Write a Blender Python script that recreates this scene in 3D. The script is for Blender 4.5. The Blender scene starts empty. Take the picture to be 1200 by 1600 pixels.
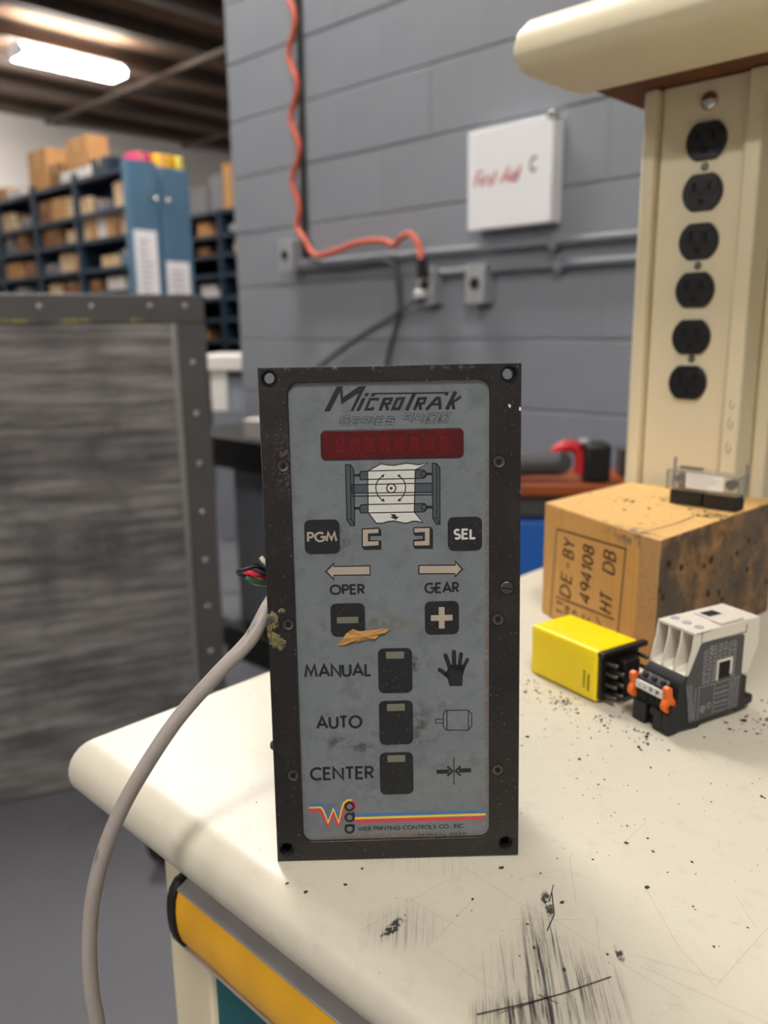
import bpy, bmesh, math, random
from math import sin, cos, pi, radians as R, sqrt, atan2
from mathutils import Vector, Matrix, Euler
random.seed(7)
sc = bpy.context.scene
COL = sc.collection
V = Vector
CZ = 1.1403                      # height of the eye above the floor
TZ = 0.900                       # height of the worktop
# ------------------------------------------------------------------ camera
cd = bpy.data.cameras.new('camera'); cam = bpy.data.objects.new('camera', cd); COL.objects.link(cam)
cd.sensor_fit = 'HORIZONTAL'; cd.sensor_width = 7.3; cd.lens = 7.3*1280/1200
h, p, ro = R(44.0), R(12.53), R(-0.66)
fw = V((-sin(h)*cos(p), cos(h)*cos(p), -sin(p))); rt = V((cos(h), sin(h), 0)); up = rt.cross(fw)
r2 = rt*cos(ro)+up*sin(ro); u2 = up*cos(ro)-rt*sin(ro)
m = Matrix((r2, u2, -fw)).transposed().to_4x4(); m.translation = (0, 0, CZ)
cam.matrix_world = m
cd.clip_start = 0.02; cd.clip_end = 100
cd.dof.use_dof = True; cd.dof.focus_distance = 0.362; cd.dof.aperture_fstop = 2.1
sc.camera = cam
# ------------------------------------------------------------------ ambient light of the hall, exposure
wd = bpy.data.worlds.new('hall'); sc.world = wd; wd.use_nodes = True
wd.node_tree.nodes['Background'].inputs[0].default_value = (1.0, 0.95, 0.9, 1)
wd.node_tree.nodes['Background'].inputs[1].default_value = 0.2
vs = sc.view_settings
vs.view_transform = 'Standard'; vs.look = 'None'; vs.gamma = 1; vs.use_curve_mapping = False
vs.exposure = 0.2
LAMP_W = 58.0                    # watts per square metre-ish of each fluorescent fixture (scaled in the builder)
# ------------------------------------------------------------------ node helpers
def lin(c):
    return tuple((x/12.92 if x <= .04045 else ((x+.055)/1.055)**2.4) for x in [v/255. for v in c])+(1,)
class NT:
    def __init__(s, name):
        s.m = bpy.data.materials.new(name); s.m.use_nodes = True; s.t = s.m.node_tree; s.b = s.t.nodes['Principled BSDF']
        s._c = None
    def n(s, ty, props=None, **kw):
        k = s.t.nodes.new('ShaderNode'+ty)
        for a, v in (props or {}).items(): setattr(k, a, v)
        for a, v in kw.items():
            i = int(a[1:]) if a[0] == 'i' and a[1:].isdigit() else a.replace('_', ' ')
            s.put(k.inputs[i], v)
        return k
    def put(s, sock, v):
        if isinstance(v, bpy.types.Node): v = v.outputs[0]
        if isinstance(v, bpy.types.NodeSocket): s.t.links.new(v, sock)
        else: sock.default_value = v
    def co(s):
        if not s._c: s._c = s.n('TexCoord')
        return s._c.outputs['Object']
    def map(s, scale=(1, 1, 1), rot=(0, 0, 0), loc=(0, 0, 0)):
        k = s.n('Mapping', i0=s.co()); k.inputs['Scale'].default_value = scale; k.inputs['Rotation'].default_value = rot; k.inputs['Location'].default_value = loc
        return k.outputs[0]
    def noise(s, scale, vec=None, detail=4, rough=.6, dist=0):
        k = s.n('TexNoise', i0=(vec if vec is not None else s.co()), Scale=float(scale), Detail=float(detail), Roughness=rough, Distortion=float(dist)); return k.outputs[0]
    def ramp(s, f, a, b):
        k = s.n('MapRange', {'interpolation_type': 'SMOOTHSTEP'}, i0=f, i1=float(a), i2=float(b)); return k.outputs[0]
    def math(s, op, a, b=0.0):
        return s.n('Math', {'operation': op}, i0=a, i1=b).outputs[0]
    def mix(s, f, a, b, mode='MIX'):
        k = s.n('Mix', {'data_type': 'RGBA', 'blend_type': mode}); s.put(k.inputs[0], f); s.put(k.inputs[6], a); s.put(k.inputs[7], b); return k.outputs[2]
    def blob(s, c, r, e=.35, rot=0.0):
        # soft ellipse of stain at c (object coordinates)
        k = s.n('Mapping', {'vector_type': 'TEXTURE'}, i0=s.co()); k.inputs['Location'].default_value = c; k.inputs['Scale'].default_value = r; k.inputs['Rotation'].default_value = (0, 0, rot) if not isinstance(rot, tuple) else rot
        l = s.n('VectorMath', {'operation': 'LENGTH'}, i0=k).outputs['Value']
        return s.ramp(l, 1.0, e)
    def bump(s, f, dist, st=1.0):
        k = s.n('Bump', Height=f, Distance=dist, Strength=st); s.t.links.new(k.outputs[0], s.b.inputs['Normal'])
    def set(s, **kw):
        for a, v in kw.items(): s.put(s.b.inputs[a.replace('_', ' ')], v)
        return s
M = {}
def mat(name, c, rough=.5, metal=0., var=.12, scale=30, bump=0., bscale=None, spec=.5, dirt=None, coat=0.):
    s = NT(name); c = lin(c)
    d = tuple(x*(1-var) for x in c[:3])+(1,); e = tuple(min(1, x*(1+var)) for x in c[:3])+(1,)
    nz = s.noise(scale)
    col = s.mix(nz, d, e)
    if dirt:
        dc, dsc, t0, t1 = dirt
        col = s.mix(s.ramp(s.noise(dsc, detail=6), t0, t1), col, lin(dc))
    s.set(Base_Color=col, Roughness=rough, Metallic=metal, Specular_IOR_Level=spec)
    if coat: s.set(Coat_Weight=coat, Coat_Roughness=.1)
    if bump: s.bump(s.noise(bscale or scale*4), bump)
    M[name] = s.m
    return s
# ------------------------------------------------------------------ mesh helpers
class MB:
    def __init__(s): s.v = []; s.f = []; s.mi = []
    def add(s, vs_, fs, mi=0):
        o = len(s.v); s.v += [tuple(q) for q in vs_]; s.f += [tuple(i+o for i in f) for f in fs]; s.mi += [mi]*len(fs); return s
    def box(s, x0, x1, y0, y1, z0, z1, mi=0):
        return s.add([(x0,y0,z0),(x1,y0,z0),(x1,y1,z0),(x0,y1,z0),(x0,y0,z1),(x1,y0,z1),(x1,y1,z1),(x0,y1,z1)],
                     [(0,3,2,1),(4,5,6,7),(0,1,5,4),(1,2,6,5),(2,3,7,6),(3,0,4,7)], mi)
    def prism(s, poly, a, b, axis='z', mi=0):
        # poly of 2-D points extruded from a to b along axis
        P = {'z': lambda u, w, t: (u, w, t), 'x': lambda u, w, t: (t, u, w), 'y': lambda u, w, t: (u, t, w)}[axis]
        n = len(poly); ar = sum(poly[i][0]*poly[(i+1) % n][1]-poly[(i+1) % n][0]*poly[i][1] for i in range(n))
        if (ar < 0) != (axis == 'y'): poly = poly[::-1]
        vs_ = [P(u, w, a) for u, w in poly]+[P(u, w, b) for u, w in poly]
        if b < a: vs_ = vs_[n:]+vs_[:n]
        return s.add(vs_, [tuple(range(n-1, -1, -1)), tuple(range(n, 2*n))]+[(i, (i+1) % n, n+(i+1) % n, n+i) for i in range(n)], mi)
    def cyl(s, p0, p1, r0, r1=None, n=16, mi=0):
        r1 = r0 if r1 is None else r1; p0 = V(p0); p1 = V(p1); z = (p1-p0).normalized()
        x = z.orthogonal().normalized(); y = z.cross(x); vs_ = []
        for q, r in ((p0, r0), (p1, r1)):
            vs_ += [q+(x*cos(2*pi*i/n)+y*sin(2*pi*i/n))*r for i in range(n)]
        return s.add(vs_, [tuple(range(n-1, -1, -1)), tuple(range(n, 2*n))]+[(i, (i+1) % n, n+(i+1) % n, n+i) for i in range(n)], mi)
    def tube(s, pts, r, n=10, mi=0):
        pts = [V(q) for q in pts]; rs = r if isinstance(r, (list, tuple)) else [r]*len(pts)
        x = None; vs_ = []
        for i, q in enumerate(pts):
            t = (pts[min(i+1, len(pts)-1)]-pts[max(i-1, 0)]).normalized()
            x = (t.orthogonal() if x is None else x-t*x.dot(t)).normalized(); y = t.cross(x)
            vs_ += [q+(x*cos(2*pi*k/n)+y*sin(2*pi*k/n))*rs[i] for k in range(n)]
        N = len(pts); fs = [tuple(range(n-1, -1, -1)), tuple(range((N-1)*n, N*n))]
        for i in range(N-1):
            fs += [(i*n+k, i*n+(k+1) % n, (i+1)*n+(k+1) % n, (i+1)*n+k) for k in range(n)]
        return s.add(vs_, fs, mi)
    def lathe(s, prof, c=(0, 0, 0), ax=(0, 0, 1), n=20, mi=0, caps=True):
        c = V(c); z = V(ax).normalized(); x = z.orthogonal().normalized(); y = z.cross(x); vs_ = []
        for r, h_ in prof: vs_ += [c+z*h_+(x*cos(2*pi*k/n)+y*sin(2*pi*k/n))*r for k in range(n)]
        N = len(prof); fs = [tuple(range(n-1, -1, -1)), tuple(range((N-1)*n, N*n))] if caps else []
        for i in range(N-1): fs += [(i*n+k, i*n+(k+1) % n, (i+1)*n+(k+1) % n, (i+1)*n+k) for k in range(n)]
        return s.add(vs_, fs, mi)
    def build(s, name, ms, parent=None, bevel=0., seg=2, smooth=False, off=(0, 0, 0), kind=None, label=None, fix=True):
        me = bpy.data.meshes.new(name); o_ = V(off)
        me.from_pydata([V(q)-o_ for q in s.v], [], s.f)
        if fix:
            b = bmesh.new(); b.from_mesh(me); bmesh.ops.recalc_face_normals(b, faces=b.faces); b.to_mesh(me); b.free()
        ms = ms if isinstance(ms, (list, tuple)) else [ms]
        for q in ms: me.materials.append(M[q])
        for i, q in enumerate(me.polygons): q.material_index = s.mi[i]
        o = bpy.data.objects.new(name, me); COL.objects.link(o)
        if parent is not None: o.parent = parent
        if bevel:
            k = o.modifiers.new('bevel', 'BEVEL'); k.width = bevel; k.segments = seg; k.limit_method = 'ANGLE'; k.angle_limit = R(35); k.harden_normals = False
        if smooth or bevel: me.polygons.foreach_set('use_smooth', [True]*len(me.polygons)); 
        if smooth or bevel:
            try: me.set_sharp_from_angle(angle=R(40))
            except Exception: pass
        if kind: o['kind'] = kind
        if label: o['label'] = label
        return o
def thing(name, label, cat, loc=(0, 0, 0), rotz=0., group=None):
    o = bpy.data.objects.new(name, None); COL.objects.link(o); o.empty_display_size = .05
    o.location = loc; o.rotation_euler = (0, 0, rotz); o['label'] = label; o['category'] = cat
    if group: o['group'] = group
    return o
def tag(o, label, cat, group=None):
    o['label'] = label; o['category'] = cat
    if group: o['group'] = group
    return o
def spline(pts, k=8):
    P = [V(q) for q in pts]; o = []
    for i in range(len(P)-1):
        a = P[max(i-1, 0)]; b = P[i]; c = P[i+1]; d = P[min(i+2, len(P)-1)]
        for j in range(k):
            t = j/k
            o.append(.5*((2*b)+(c-a)*t+(2*a-5*b+4*c-d)*t*t+(3*b-a-3*c+d)*t**3))
    return o+[P[-1]]
def rrect(cx, cy, w, h_, r, n=5):
    o = []
    for sx, sy, a in ((1, 1, 0), (-1, 1, 90), (-1, -1, 180), (1, -1, 270)):
        for i in range(n+1):
            t = R(a+90*i/n); o.append((cx+sx*(w/2-r)+r*cos(t), cy+sy*(h_/2-r)+r*sin(t)))
    return o
def circ(cx, cy, r, n=24): return [(cx+r*cos(2*pi*i/n), cy+r*sin(2*pi*i/n)) for i in range(n)]
def plate(name, loops, depth, material, parent, bevel=0., mtx=None, label=None):
    # outline with holes (2-D, millimetres) -> plate whose front is at y=0 and which runs to y=+depth
    cu = bpy.data.curves.new(name, 'CURVE'); cu.dimensions = '2D'; cu.fill_mode = 'BOTH'; cu.extrude = depth/2-bevel; cu.bevel_depth = bevel; cu.bevel_resolution = 2; cu.offset = -bevel
    for lp in loops:
        sp = cu.splines.new('POLY'); sp.points.add(len(lp)-1); sp.use_cyclic_u = True
        for q, (x, y) in zip(sp.points, lp): q.co = (x, y, 0, 1)
    tmp = bpy.data.objects.new('tmp', cu); COL.objects.link(tmp)
    me = bpy.data.meshes.new_from_object(tmp.evaluated_get(bpy.context.evaluated_depsgraph_get()))
    bpy.data.objects.remove(tmp); bpy.data.curves.remove(cu)
    me.transform(Matrix.Translation((0, depth/2, 0)) @ Matrix.Rotation(pi/2, 4, 'X'))
    if mtx is not None: me.transform(mtx)
    me.name = name; me.materials.clear(); me.materials.append(M[material])
    for q in me.polygons: q.material_index = 0
    o = bpy.data.objects.new(name, me); COL.objects.link(o); o.parent = parent
    if label: o['label'] = label
    return o
# ------------------------------------------------------------------ flat print: ribbons and a stroke alphabet
def ribbon(pts, w, close=False):
    P = [V((a, b)) for a, b in pts]
    P = [q for i, q in enumerate(P) if i == 0 or (q-P[i-1]).length > 1e-6]
    if close and (P[0]-P[-1]).length < 1e-6: P.pop()
    n = len(P); L = []; Rr = []
    for i in range(n):
        a = P[i-1] if (i > 0 or close) else None; b = P[(i+1) % n] if (i < n-1 or close) else None
        d1 = (P[i]-a).normalized() if a is not None else None; d2 = (b-P[i]).normalized() if b is not None else None
        if d1 is None: d1 = d2
        if d2 is None: d2 = d1
        t = (d1+d2); t = t.normalized() if t.length > 1e-4 else d1
        nn = V((-t.y, t.x)); c = max(.45, nn.dot(V((-d1.y, d1.x))))
        L.append(P[i]+nn*(w/2/c)); Rr.append(P[i]-nn*(w/2/c))
    f = [(i, (i+1) % n, n+(i+1) % n, n+i) for i in range(n if close else n-1)]
    return L+Rr, f
def capsule(a, b, w, n=8):
    a = V(a); b = V(b); t = (b-a).normalized(); ang = atan2(t.y, t.x); o = []
    for i in range(n+1): q = ang+pi/2+pi*i/n; o.append((a.x+cos(q)*w/2, a.y+sin(q)*w/2))
    for i in range(n+1): q = ang-pi/2+pi*i/n; o.append((b.x+cos(q)*w/2, b.y+sin(q)*w/2))
    return o
def arc(cx, cy, rx, ry, a0, a1, n=10): return [(cx+rx*cos(R(a0+(a1-a0)*i/n)), cy+ry*sin(R(a0+(a1-a0)*i/n))) for i in range(n+1)]
G = {
 'A': (.86, [[(0,0),(.43,1),(.86,0)], [(.14,.32),(.72,.32)]]), 'B': (.58, [[(0,0),(0,1),(.28,1)]+arc(.3,.77,.24,.23,90,-90)+[(0,.54)], [(.28,.54)]+arc(.3,.27,.28,.27,90,-90)+[(0,0)]]),
 'C': (.8, [arc(.5,.5,.5,.5,50,310,16)]), 'D': (.72, [[(0,0),(0,1),(.25,1)]+arc(.25,.5,.47,.5,90,-90,14)+[(0,0)]]),
 'E': (.52, [[(.52,1),(0,1),(0,0),(.52,0)], [(0,.52),(.46,.52)]]), 'F': (.5, [[(.5,1),(0,1),(0,0)], [(0,.52),(.44,.52)]]),
 'G': (.95, [arc(.5,.5,.5,.5,48,360,18)+[(.55,.5)]]), 'H': (.68, [[(0,0),(0,1)], [(.68,0),(.68,1)], [(0,.52),(.68,.52)]]), 'I': (.0, [[(0,0),(0,1)]]),
 'K': (.6, [[(0,0),(0,1)], [(.55,1),(0,.45)], [(.18,.6),(.6,0)]]), 'L': (.46, [[(0,1),(0,0),(.46,0)]]), 'M': (1.0, [[(0,0),(.17,1),(.5,.18),(.83,1),(1,0)]]),
 'N': (.74, [[(0,0),(0,1),(.74,0),(.74,1)]]), 'O': (1.0, [arc(.5,.5,.5,.5,90,450,22)]), 'P': (.54, [[(0,0),(0,1),(.26,1)]+arc(.28,.74,.26,.26,90,-90)+[(0,.48)]]),
 'R': (.56, [[(0,0),(0,1),(.26,1)]+arc(.28,.74,.26,.26,90,-90)+[(0,.48)], [(.24,.48),(.56,0)]]),
 'S': (.52, [arc(.26,.74,.24,.26,40,270,10)+arc(.26,.25,.26,.25,90,-140,10)]), 'T': (.6, [[(0,1),(.6,1)], [(.3,1),(.3,0)]]),
 'U': (.66, [[(0,1),(0,.33)]+arc(.33,.33,.33,.33,180,360)+[(.66,1)]]), 'V': (.8, [[(0,1),(.4,0),(.8,1)]]), 'W': (1.15, [[(0,1),(.29,0),(.575,.9),(.86,0),(1.15,1)]]), 'Y': (.7, [[(0,1),(.35,.48),(.7,1)], [(.35,.48),(.35,0)]]),
 '0': (.56, [arc(.28,.5,.28,.5,90,450,18)]), '1': (.22, [[(0,.78),(.2,1),(.2,0)]]), '4': (.62, [[(.46,0),(.46,1),(0,.28),(.62,.28)]]),
 '8': (.54, [arc(.27,.76,.23,.24,-90,270,14), arc(.27,.26,.27,.26,90,450,14)]), '9': (.54, [arc(.27,.71,.27,.29,0,360,14), [(.54,.71)]+arc(.2,.5,.34,.5,10,-60,8)]),
 '-': (.36, [[(0,.45),(.36,.45)]]), '+': (.5, [[(0,.45),(.5,.45)], [(.25,.2),(.25,.7)]]), '.': (.06, [[(0,0),(0,.12)]]), ',': (.06, [[(.05,.1),(0,-.14)]]), ' ': (.3, []),
 'o': (.5, [arc(.25,.28,.25,.28,90,450,14)]), 'i': (0., [[(0,0),(0,.56)], [(0,.74),(0,.84)]]), 'r': (.32, [[(0,0),(0,.56)], [(0,.38)]+arc(.18,.36,.18,.2,180,60,6)]),
 's': (.34, [arc(.17,.42,.16,.14,40,270,8)+arc(.17,.14,.17,.14,90,-140,8)]), 't': (.26, [[(.1,.9),(.1,.08),(.24,0)], [(0,.56),(.26,.56)]]), 'd': (.5, [arc(.25,.28,.25,.28,90,450,14), [(.5,1),(.5,0)]]),
}
GS = dict(G)     # squared variant for the outlined series lettering
GS.update({'S': (.6, [[(.6,.95),(.05,.95),(.05,.52),(.55,.52),(.55,.05),(0,.05)]]), '9': (.6, [[(.55,.05),(.55,.95),(.05,.95),(.05,.5),(.55,.5)]]), '0': (.62, [[(.05,.05),(.05,.95),(.57,.95),(.57,.05),(.05,.05),(.05,.5)]]), 'R': (.6, [[(.05,0),(.05,.95),(.55,.95),(.55,.5),(.05,.5)], [(.28,.5),(.6,0)]]), '4': (.6, [[(.1,1),(.05,.45),(.55,.45)], [(.5,1),(.5,0)]])})
def text(mb, s_, cx, cy, w, h_, st, y=0., shear=0., gap=.3, font=G, tilt=0., small=None, mi=0):
    # flat lettering in the XZ plane at depth y, fitted to width w and height h_
    pen = 0.; items = []
    for i, ch in enumerate(s_):
        a, pl = font[ch]; k = small if (small and i > 0) else 1.
        items.append((pen, k, pl)); pen += a*k+gap
    tot = pen-gap; sx = (w-st)/tot; hh = h_-st
    for x0, k, pl in items:
        for q in pl:
            pts = [((x0+a*k)*sx-tot*sx/2+(b*k-.5)*hh*shear, (b*k-.5)*hh) for a, b in q]
            pts = [(cx+a*cos(tilt)-b*sin(tilt), cy+a*sin(tilt)+b*cos(tilt)) for a, b in pts]
            vv, ff = ribbon(pts, st, False)
            mb.add([(a.x, y, a.y) for a in vv], ff, mi)
    return mb
def flat(mb, poly, y, mi=0):
    return mb.add([(a, y, b) for a, b in poly], [tuple(range(len(poly)))], mi)
def rib(mb, pts, w, y, close=False, mi=0):
    vv, ff = ribbon(pts, w, close); return mb.add([(a.x, y, a.y) for a in vv], ff, mi)
SCR = [[(-0.2065, 0.2619), (-0.176, 0.259), (-0.1545, 0.2604), (-0.1241, 0.2575), (-0.1004, 0.2563)], [(-0.1687, 0.2486), (-0.1472, 0.2682)], [(-0.2097, 0.2011), (-0.207, 0.2274), (-0.2043, 0.25)], [(-0.1842, 0.2176), (-0.1881, 0.2477)], [(-0.1368, 0.3041), (-0.1116, 0.2808), (-0.092, 0.2703)], [(-0.0926, 0.2718), (-0.0897, 0.3159)], [(-0.1179, 0.2611), (-0.0725, 0.2669)], [(-0.1805, 0.2751), (-0.1703, 0.2907)], [(-0.1745, 0.3059), (-0.1718, 0.2987), (-0.1549, 0.276)], [(-0.1599, 0.3276), (-0.1601, 0.3509)], [(-0.1202, 0.2657), (-0.0915, 0.275)], [(-0.2083, 0.2289), (-0.1938, 0.2289), (-0.1812, 0.2303)], [(-0.1739, 0.2131), (-0.1465, 0.2131)], [(-0.1449, 0.2746), (-0.1343, 0.2595)], [(-0.1067, 0.3265), (-0.0935, 0.3124)]]
FLAKES = [(-0.2551, 0.1992, 0.00077), (-0.2447, 0.201, 0.00098), (-0.2377, 0.2291, 0.00086), (-0.2353, 0.2163, 0.00102), (-0.1592, 0.3283, 0.00104), (-0.1655, 0.3415, 0.00065), (-0.2506, 0.3991, 0.00061), (-0.2529, 0.3838, 0.00119), (-0.1823, 0.4008, 0.00078), (-0.195, 0.3657, 0.00076), (-0.1981, 0.4175, 0.0013), (-0.1268, 0.4128, 0.00093), (-0.1371, 0.3055, 0.00119), (-0.159, 0.2716, 0.00093), (-0.1917, 0.2727, 0.00105), (-0.1758, 0.485, 0.00071), (-0.1599, 0.4792, 0.00104), (-0.1679, 0.4751, 0.00121), (-0.2314, 0.4339, 0.00097), (-0.2163, 0.3818, 0.00112), (-0.1836, 0.4258, 0.00107), (-0.2678, 0.4324, 0.00064), (-0.285, 0.4418, 0.00113), (-0.2622, 0.4388, 0.00101), (-0.2045, 0.4359, 0.00081), (-0.1674, 0.5023, 0.00062), (-0.1682, 0.5288, 0.00121), (-0.1786, 0.5128, 0.00093)]
SCUFFS = [((.2385, .0105), (.0032, .0105), .15, 2.2), ((.2400, .0150), (.018, .022), -.6, .5), ((.2767, .0670), (.0032, .010), .75, 2.2), ((.2850, .0480), (.010, .026), .75, 1.25), ((.3000, .0300), (.030, .034), .75, .9), ((.3131, .0618), (.0022, .006), .75, 2.0), ((.3180, .0400), (.012, .028), .75, .8), ((.3030, .0120), (.026, .013), .75, 1.35), ((.1300, .0060), (.02, .01), .3, .25), ((.2200, .0500), (.04, .012), .6, .2)]
PLATE_STAINS = [((-.026, .0565), (.008, .0042), .9, (46,46,48)), ((-.0155, .0545), (.007, .0035), .85, (46,46,48)), ((-.0035, .0565), (.007, .003), .8, (46,46,48)), ((.011, .066), (.006, .012), .8, (60,58,57)), ((.0115, .058), (.007, .005), .8, (56,55,55)), ((.0085, .0935), (.0035, .0055), .9, (40,40,42)), ((-.009, .1135), (.016, .004), .6, (96,96,76)), ((.004, .112), (.02, .004), .5, (104,102,80)), ((-.031, .113), (.004, .008), .5, (108,98,78)), ((-.02, .1235), (.006, .002), .5, (100,88,72)), ((-.024, .152), (.012, .011), .6, (70,74,76)), ((.03, .12), (.02, .03), .25, (100,106,106)), ((0, .05), (.05, .06), .25, (92,94,94)), ((-.033, .018), (.012, .008), .4, (84,82,80)), ((0,.19),(.05,.03),.25,(96,102,102))]
SCRATCH = [(.00016, q) for q in SCR]
SCRATCH2 = [(.0006, [(-.1496, .1999), (-.1411, .2134), (-.1322, .2293), (-.1233, .2486)]), (.0003, [(-.144, .206), (-.1322, .2293)]), (.0004, [(-.1385, .2225), (-.131, .224)]), (.0005, [(-.1544, .2529), (-.1574, .2629), (-.1658, .2742)]), (.0004, [(-.1633, .2682), (-.168, .279)])]
# ------------------------------------------------------------------ materials
mat('block_paint', (140,144,151), .5, var=.07, scale=9, bump=.0015, bscale=140)
mat('mortar', (124,127,134), .7, var=.1, scale=20, bump=.001, bscale=120)
mat('floor_paint', (98,99,105), .45, var=.14, scale=3, bump=.0006, bscale=60, dirt=((70,70,74), 5, .55, .75))
mat('white_wall', (214,208,203), .8, var=.04, scale=2)
mat('deck', (158,128,106), .8, var=.2, scale=3)
mat('beam', (98,84,76), .7, var=.15, scale=5)
mat('cream_metal', (226,214,182), .38, var=.03, scale=6, spec=.45)
mat('cream_shelf', (232,220,188), .4, var=.04, scale=8, dirt=((150,140,115), 14, .64, .85))
mat('brown_board', (104,62,34), .7, var=.15, scale=14)
mat('silver', (186,182,182), .36, .55, var=.05, scale=40)
mat('chrome', (200,198,192), .22, 1., var=.04)
mat('screw_metal', (120,116,110), .4, .9, var=.15, scale=300)
mat('dark_screw', (92,86,80), .4, .7, var=.25, scale=500)
mat('black', (18,18,19), .5, var=.2)
mat('black_gloss', (20,20,22), .28, var=.15)
mat('void', (5,5,6), .8)
mat('rubber', (24,24,25), .7, var=.2, scale=30)
mat('yellow_label', (242,180,36), .38, var=.05, scale=12, dirt=((190,128,20), 25, .6, .8))
mat('teal', (12,92,98), .45, var=.08, scale=10)
mat('outlet_black', (14,14,16), .36, var=.1)
mat('bright_steel', (170,172,174), .35, .8, var=.08, scale=40)
mat('box_steel', (176,178,180), .45, .3, var=.1, scale=30)
mat('first_aid_white', (247,247,249), .22, var=.01, spec=.6)
mat('red_print', (205,52,58), .5)
mat('green_print', (74,96,66), .5)
mat('orange_cord', (206,92,66), .45, var=.05)
mat('black_cord', (78,81,86), .5)
mat('grey_pipe', (128,132,139), .45, var=.06)
mat('blue_cabinet', (20,92,178), .35, var=.05, scale=5)
mat('wood_top', (150,72,26), .45, var=.18, scale=10)
mat('dark_grey', (66,64,63), .5, var=.1)
mat('tool_red', (206,32,38), .4, var=.05)
mat('tool_grey', (72,72,74), .5, var=.1)
mat('shelf_blue', (84,116,142), .45, var=.08, scale=4)
mat('shelf_dark', (30,48,66), .5, var=.1, scale=4)
mat('paper', (240,236,240), .7, var=.02)
mat('paper_ink', (168,166,172), .7)
mat('carton', (190,140,88), .75, var=.1, scale=6)
mat('carton_dark', (134,92,58), .75, var=.12, scale=6)
mat('carton_pale', (206,178,140), .75, var=.08, scale=6)
mat('carton_white', (214,208,204), .7, var=.05, scale=6)
mat('grey_box', (122,120,124), .6, var=.06)
mat('pink', (226,60,110), .6); mat('amber', (240,176,40), .5); mat('yellow_tape', (236,220,70), .5); mat('sky_plastic', (120,180,214), .35)
mat('clear_wrap', (225,222,218), .12, .3, var=.1, scale=14)
mat('machine_white', (232,228,220), .35); mat('machine_glass', (150,158,168), .12, .1); mat('cabinet_grey', (122,126,134), .5, var=.05)
mat('red_wire', (222,48,72), .4); mat('black_wire', (26,26,28), .4); mat('green_wire', (56,92,60), .4); mat('white_wire', (226,220,200), .4); mat('blue_wire', (120,150,186), .4)
mat('relay_yellow', (252,222,6), .3, var=.03, scale=60, dirt=((210,174,20), 120, .68, .8))
mat('relay_black', (22,21,20), .4, var=.15, scale=80)
mat('pin_metal', (92,88,84), .35, .9, var=.15, scale=200)
mat('abs_cream', (222,216,202), .45, var=.02, scale=60)
mat('abs_black', (26,27,30), .5, var=.12, scale=120)
mat('label_grey', (72,72,76), .5)
mat('label_print', (172,172,176), .6)
mat('lever_orange', (232,110,36), .4, var=.05, scale=90)
mat('white_tag', (232,232,228), .4)
mat('print_black', (20,20,22), .5)
mat('crumb', (58,50,44), .9, var=.4, scale=300)
mat('crumb_brown', (92,70,46), .9, var=.3, scale=300)
mat('scratch', (168,158,136), .7)
mat('soot', (40,39,40), .8)
mat('stamp_ink', (58,34,16), .8, var=.25, scale=200)
mat('ink', (30,31,34), .5, var=.15, scale=300); mat('ink2', (32,32,36), .5); mat('ink3', (34,34,37), .5)
mat('slate', (70,80,88), .5, var=.1, scale=300)
mat('web', (206,206,200), .55, var=.06, scale=500)
mat('tan', (170,158,142), .5, var=.1, scale=300)
mat('blue', (62,112,166), .5, var=.1, scale=300); mat('red', (198,62,78), .5, var=.1, scale=300); mat('yellow', (226,196,62), .5, var=.1, scale=300)
mat('led_grey', (112,114,100), .4, var=.1, scale=300)
mat('tape_tan', (182,136,72), .8, var=.4, scale=300, bump=.0003, bscale=900)
mat('glue', (128,112,72), .6, var=.5, scale=420, bump=.0008, bscale=700, dirt=((60,62,64), 300, .45, .6))
mat('enclosure', (48,46,45), .45, .4, var=.1)
mat('chip_white', (225,225,222), .6)
mat('timber_orange', (176,116, 60), .7, var=.12, scale=10)
# emissive tube cover of a lit fluorescent fixture
s = NT('lamp_cover'); s.set(Base_Color=(1, 1, 1, 1), Emission_Color=(1.0, .97, .92, 1), Emission_Strength=LAMP_W); M['lamp_cover'] = s.m
# clear plastic
s = NT('clear_plastic'); s.set(Base_Color=(.93, .93, .9, 1), Roughness=.08, Transmission_Weight=.92, IOR=1.45); M['clear_plastic'] = s.m
# worktop: cream laminate, scuffed
s = NT('worktop')
base = s.mix(s.noise(5, detail=6), lin((198,192,174)), lin((212,206,188)))
fine = s.math('MULTIPLY', s.ramp(s.noise(90, detail=8, rough=.75), .50, .74), .22)
base = s.mix(fine, base, lin((150,138,112)))
tm = s.n('Mapping', {'vector_type': 'TEXTURE'}, i0=s.co()); tm.inputs['Rotation'].default_value = (0, 0, R(-50)); tm.inputs['Scale'].default_value = (1/14, 1/520, 1/40)
streak = s.ramp(s.noise(1, tm.outputs[0], 6, .78), .47, .64)
spots = s.ramp(s.noise(260, detail=3), .70, .76)
base = s.mix(s.math('MULTIPLY', spots, .55), base, lin((92,80,64)))
for c, r_, rot, amt in SCUFFS:
    mk = s.blob(c+(TZ,), r_+(.05,), .25, rot)
    sf = s.math('ADD', streak, .12) if amt < 1.4 else s.math('ADD', s.math('MULTIPLY', streak, .4), s.ramp(s.noise(240, detail=4), .42, .6))
    base = s.mix(s.n('Clamp', i0=s.math('MULTIPLY', s.math('MULTIPLY', mk, sf), amt)), base, lin((50,49,50)))
grime = s.math('MULTIPLY', s.blob((-.26, .40, TZ), (.14, .14, .05), .2), s.ramp(s.noise(34, detail=6), .42, .75))
base = s.mix(s.math('MULTIPLY', grime, .35), base, lin((130,120,98)))
s.set(Base_Color=base, Roughness=s.n('MapRange', i0=s.noise(60), i1=0., i2=1., i3=.26, i4=.46).outputs[0], Specular_IOR_Level=.5)
s.bump(s.noise(900, detail=2), .00004); M['worktop'] = s.m
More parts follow.
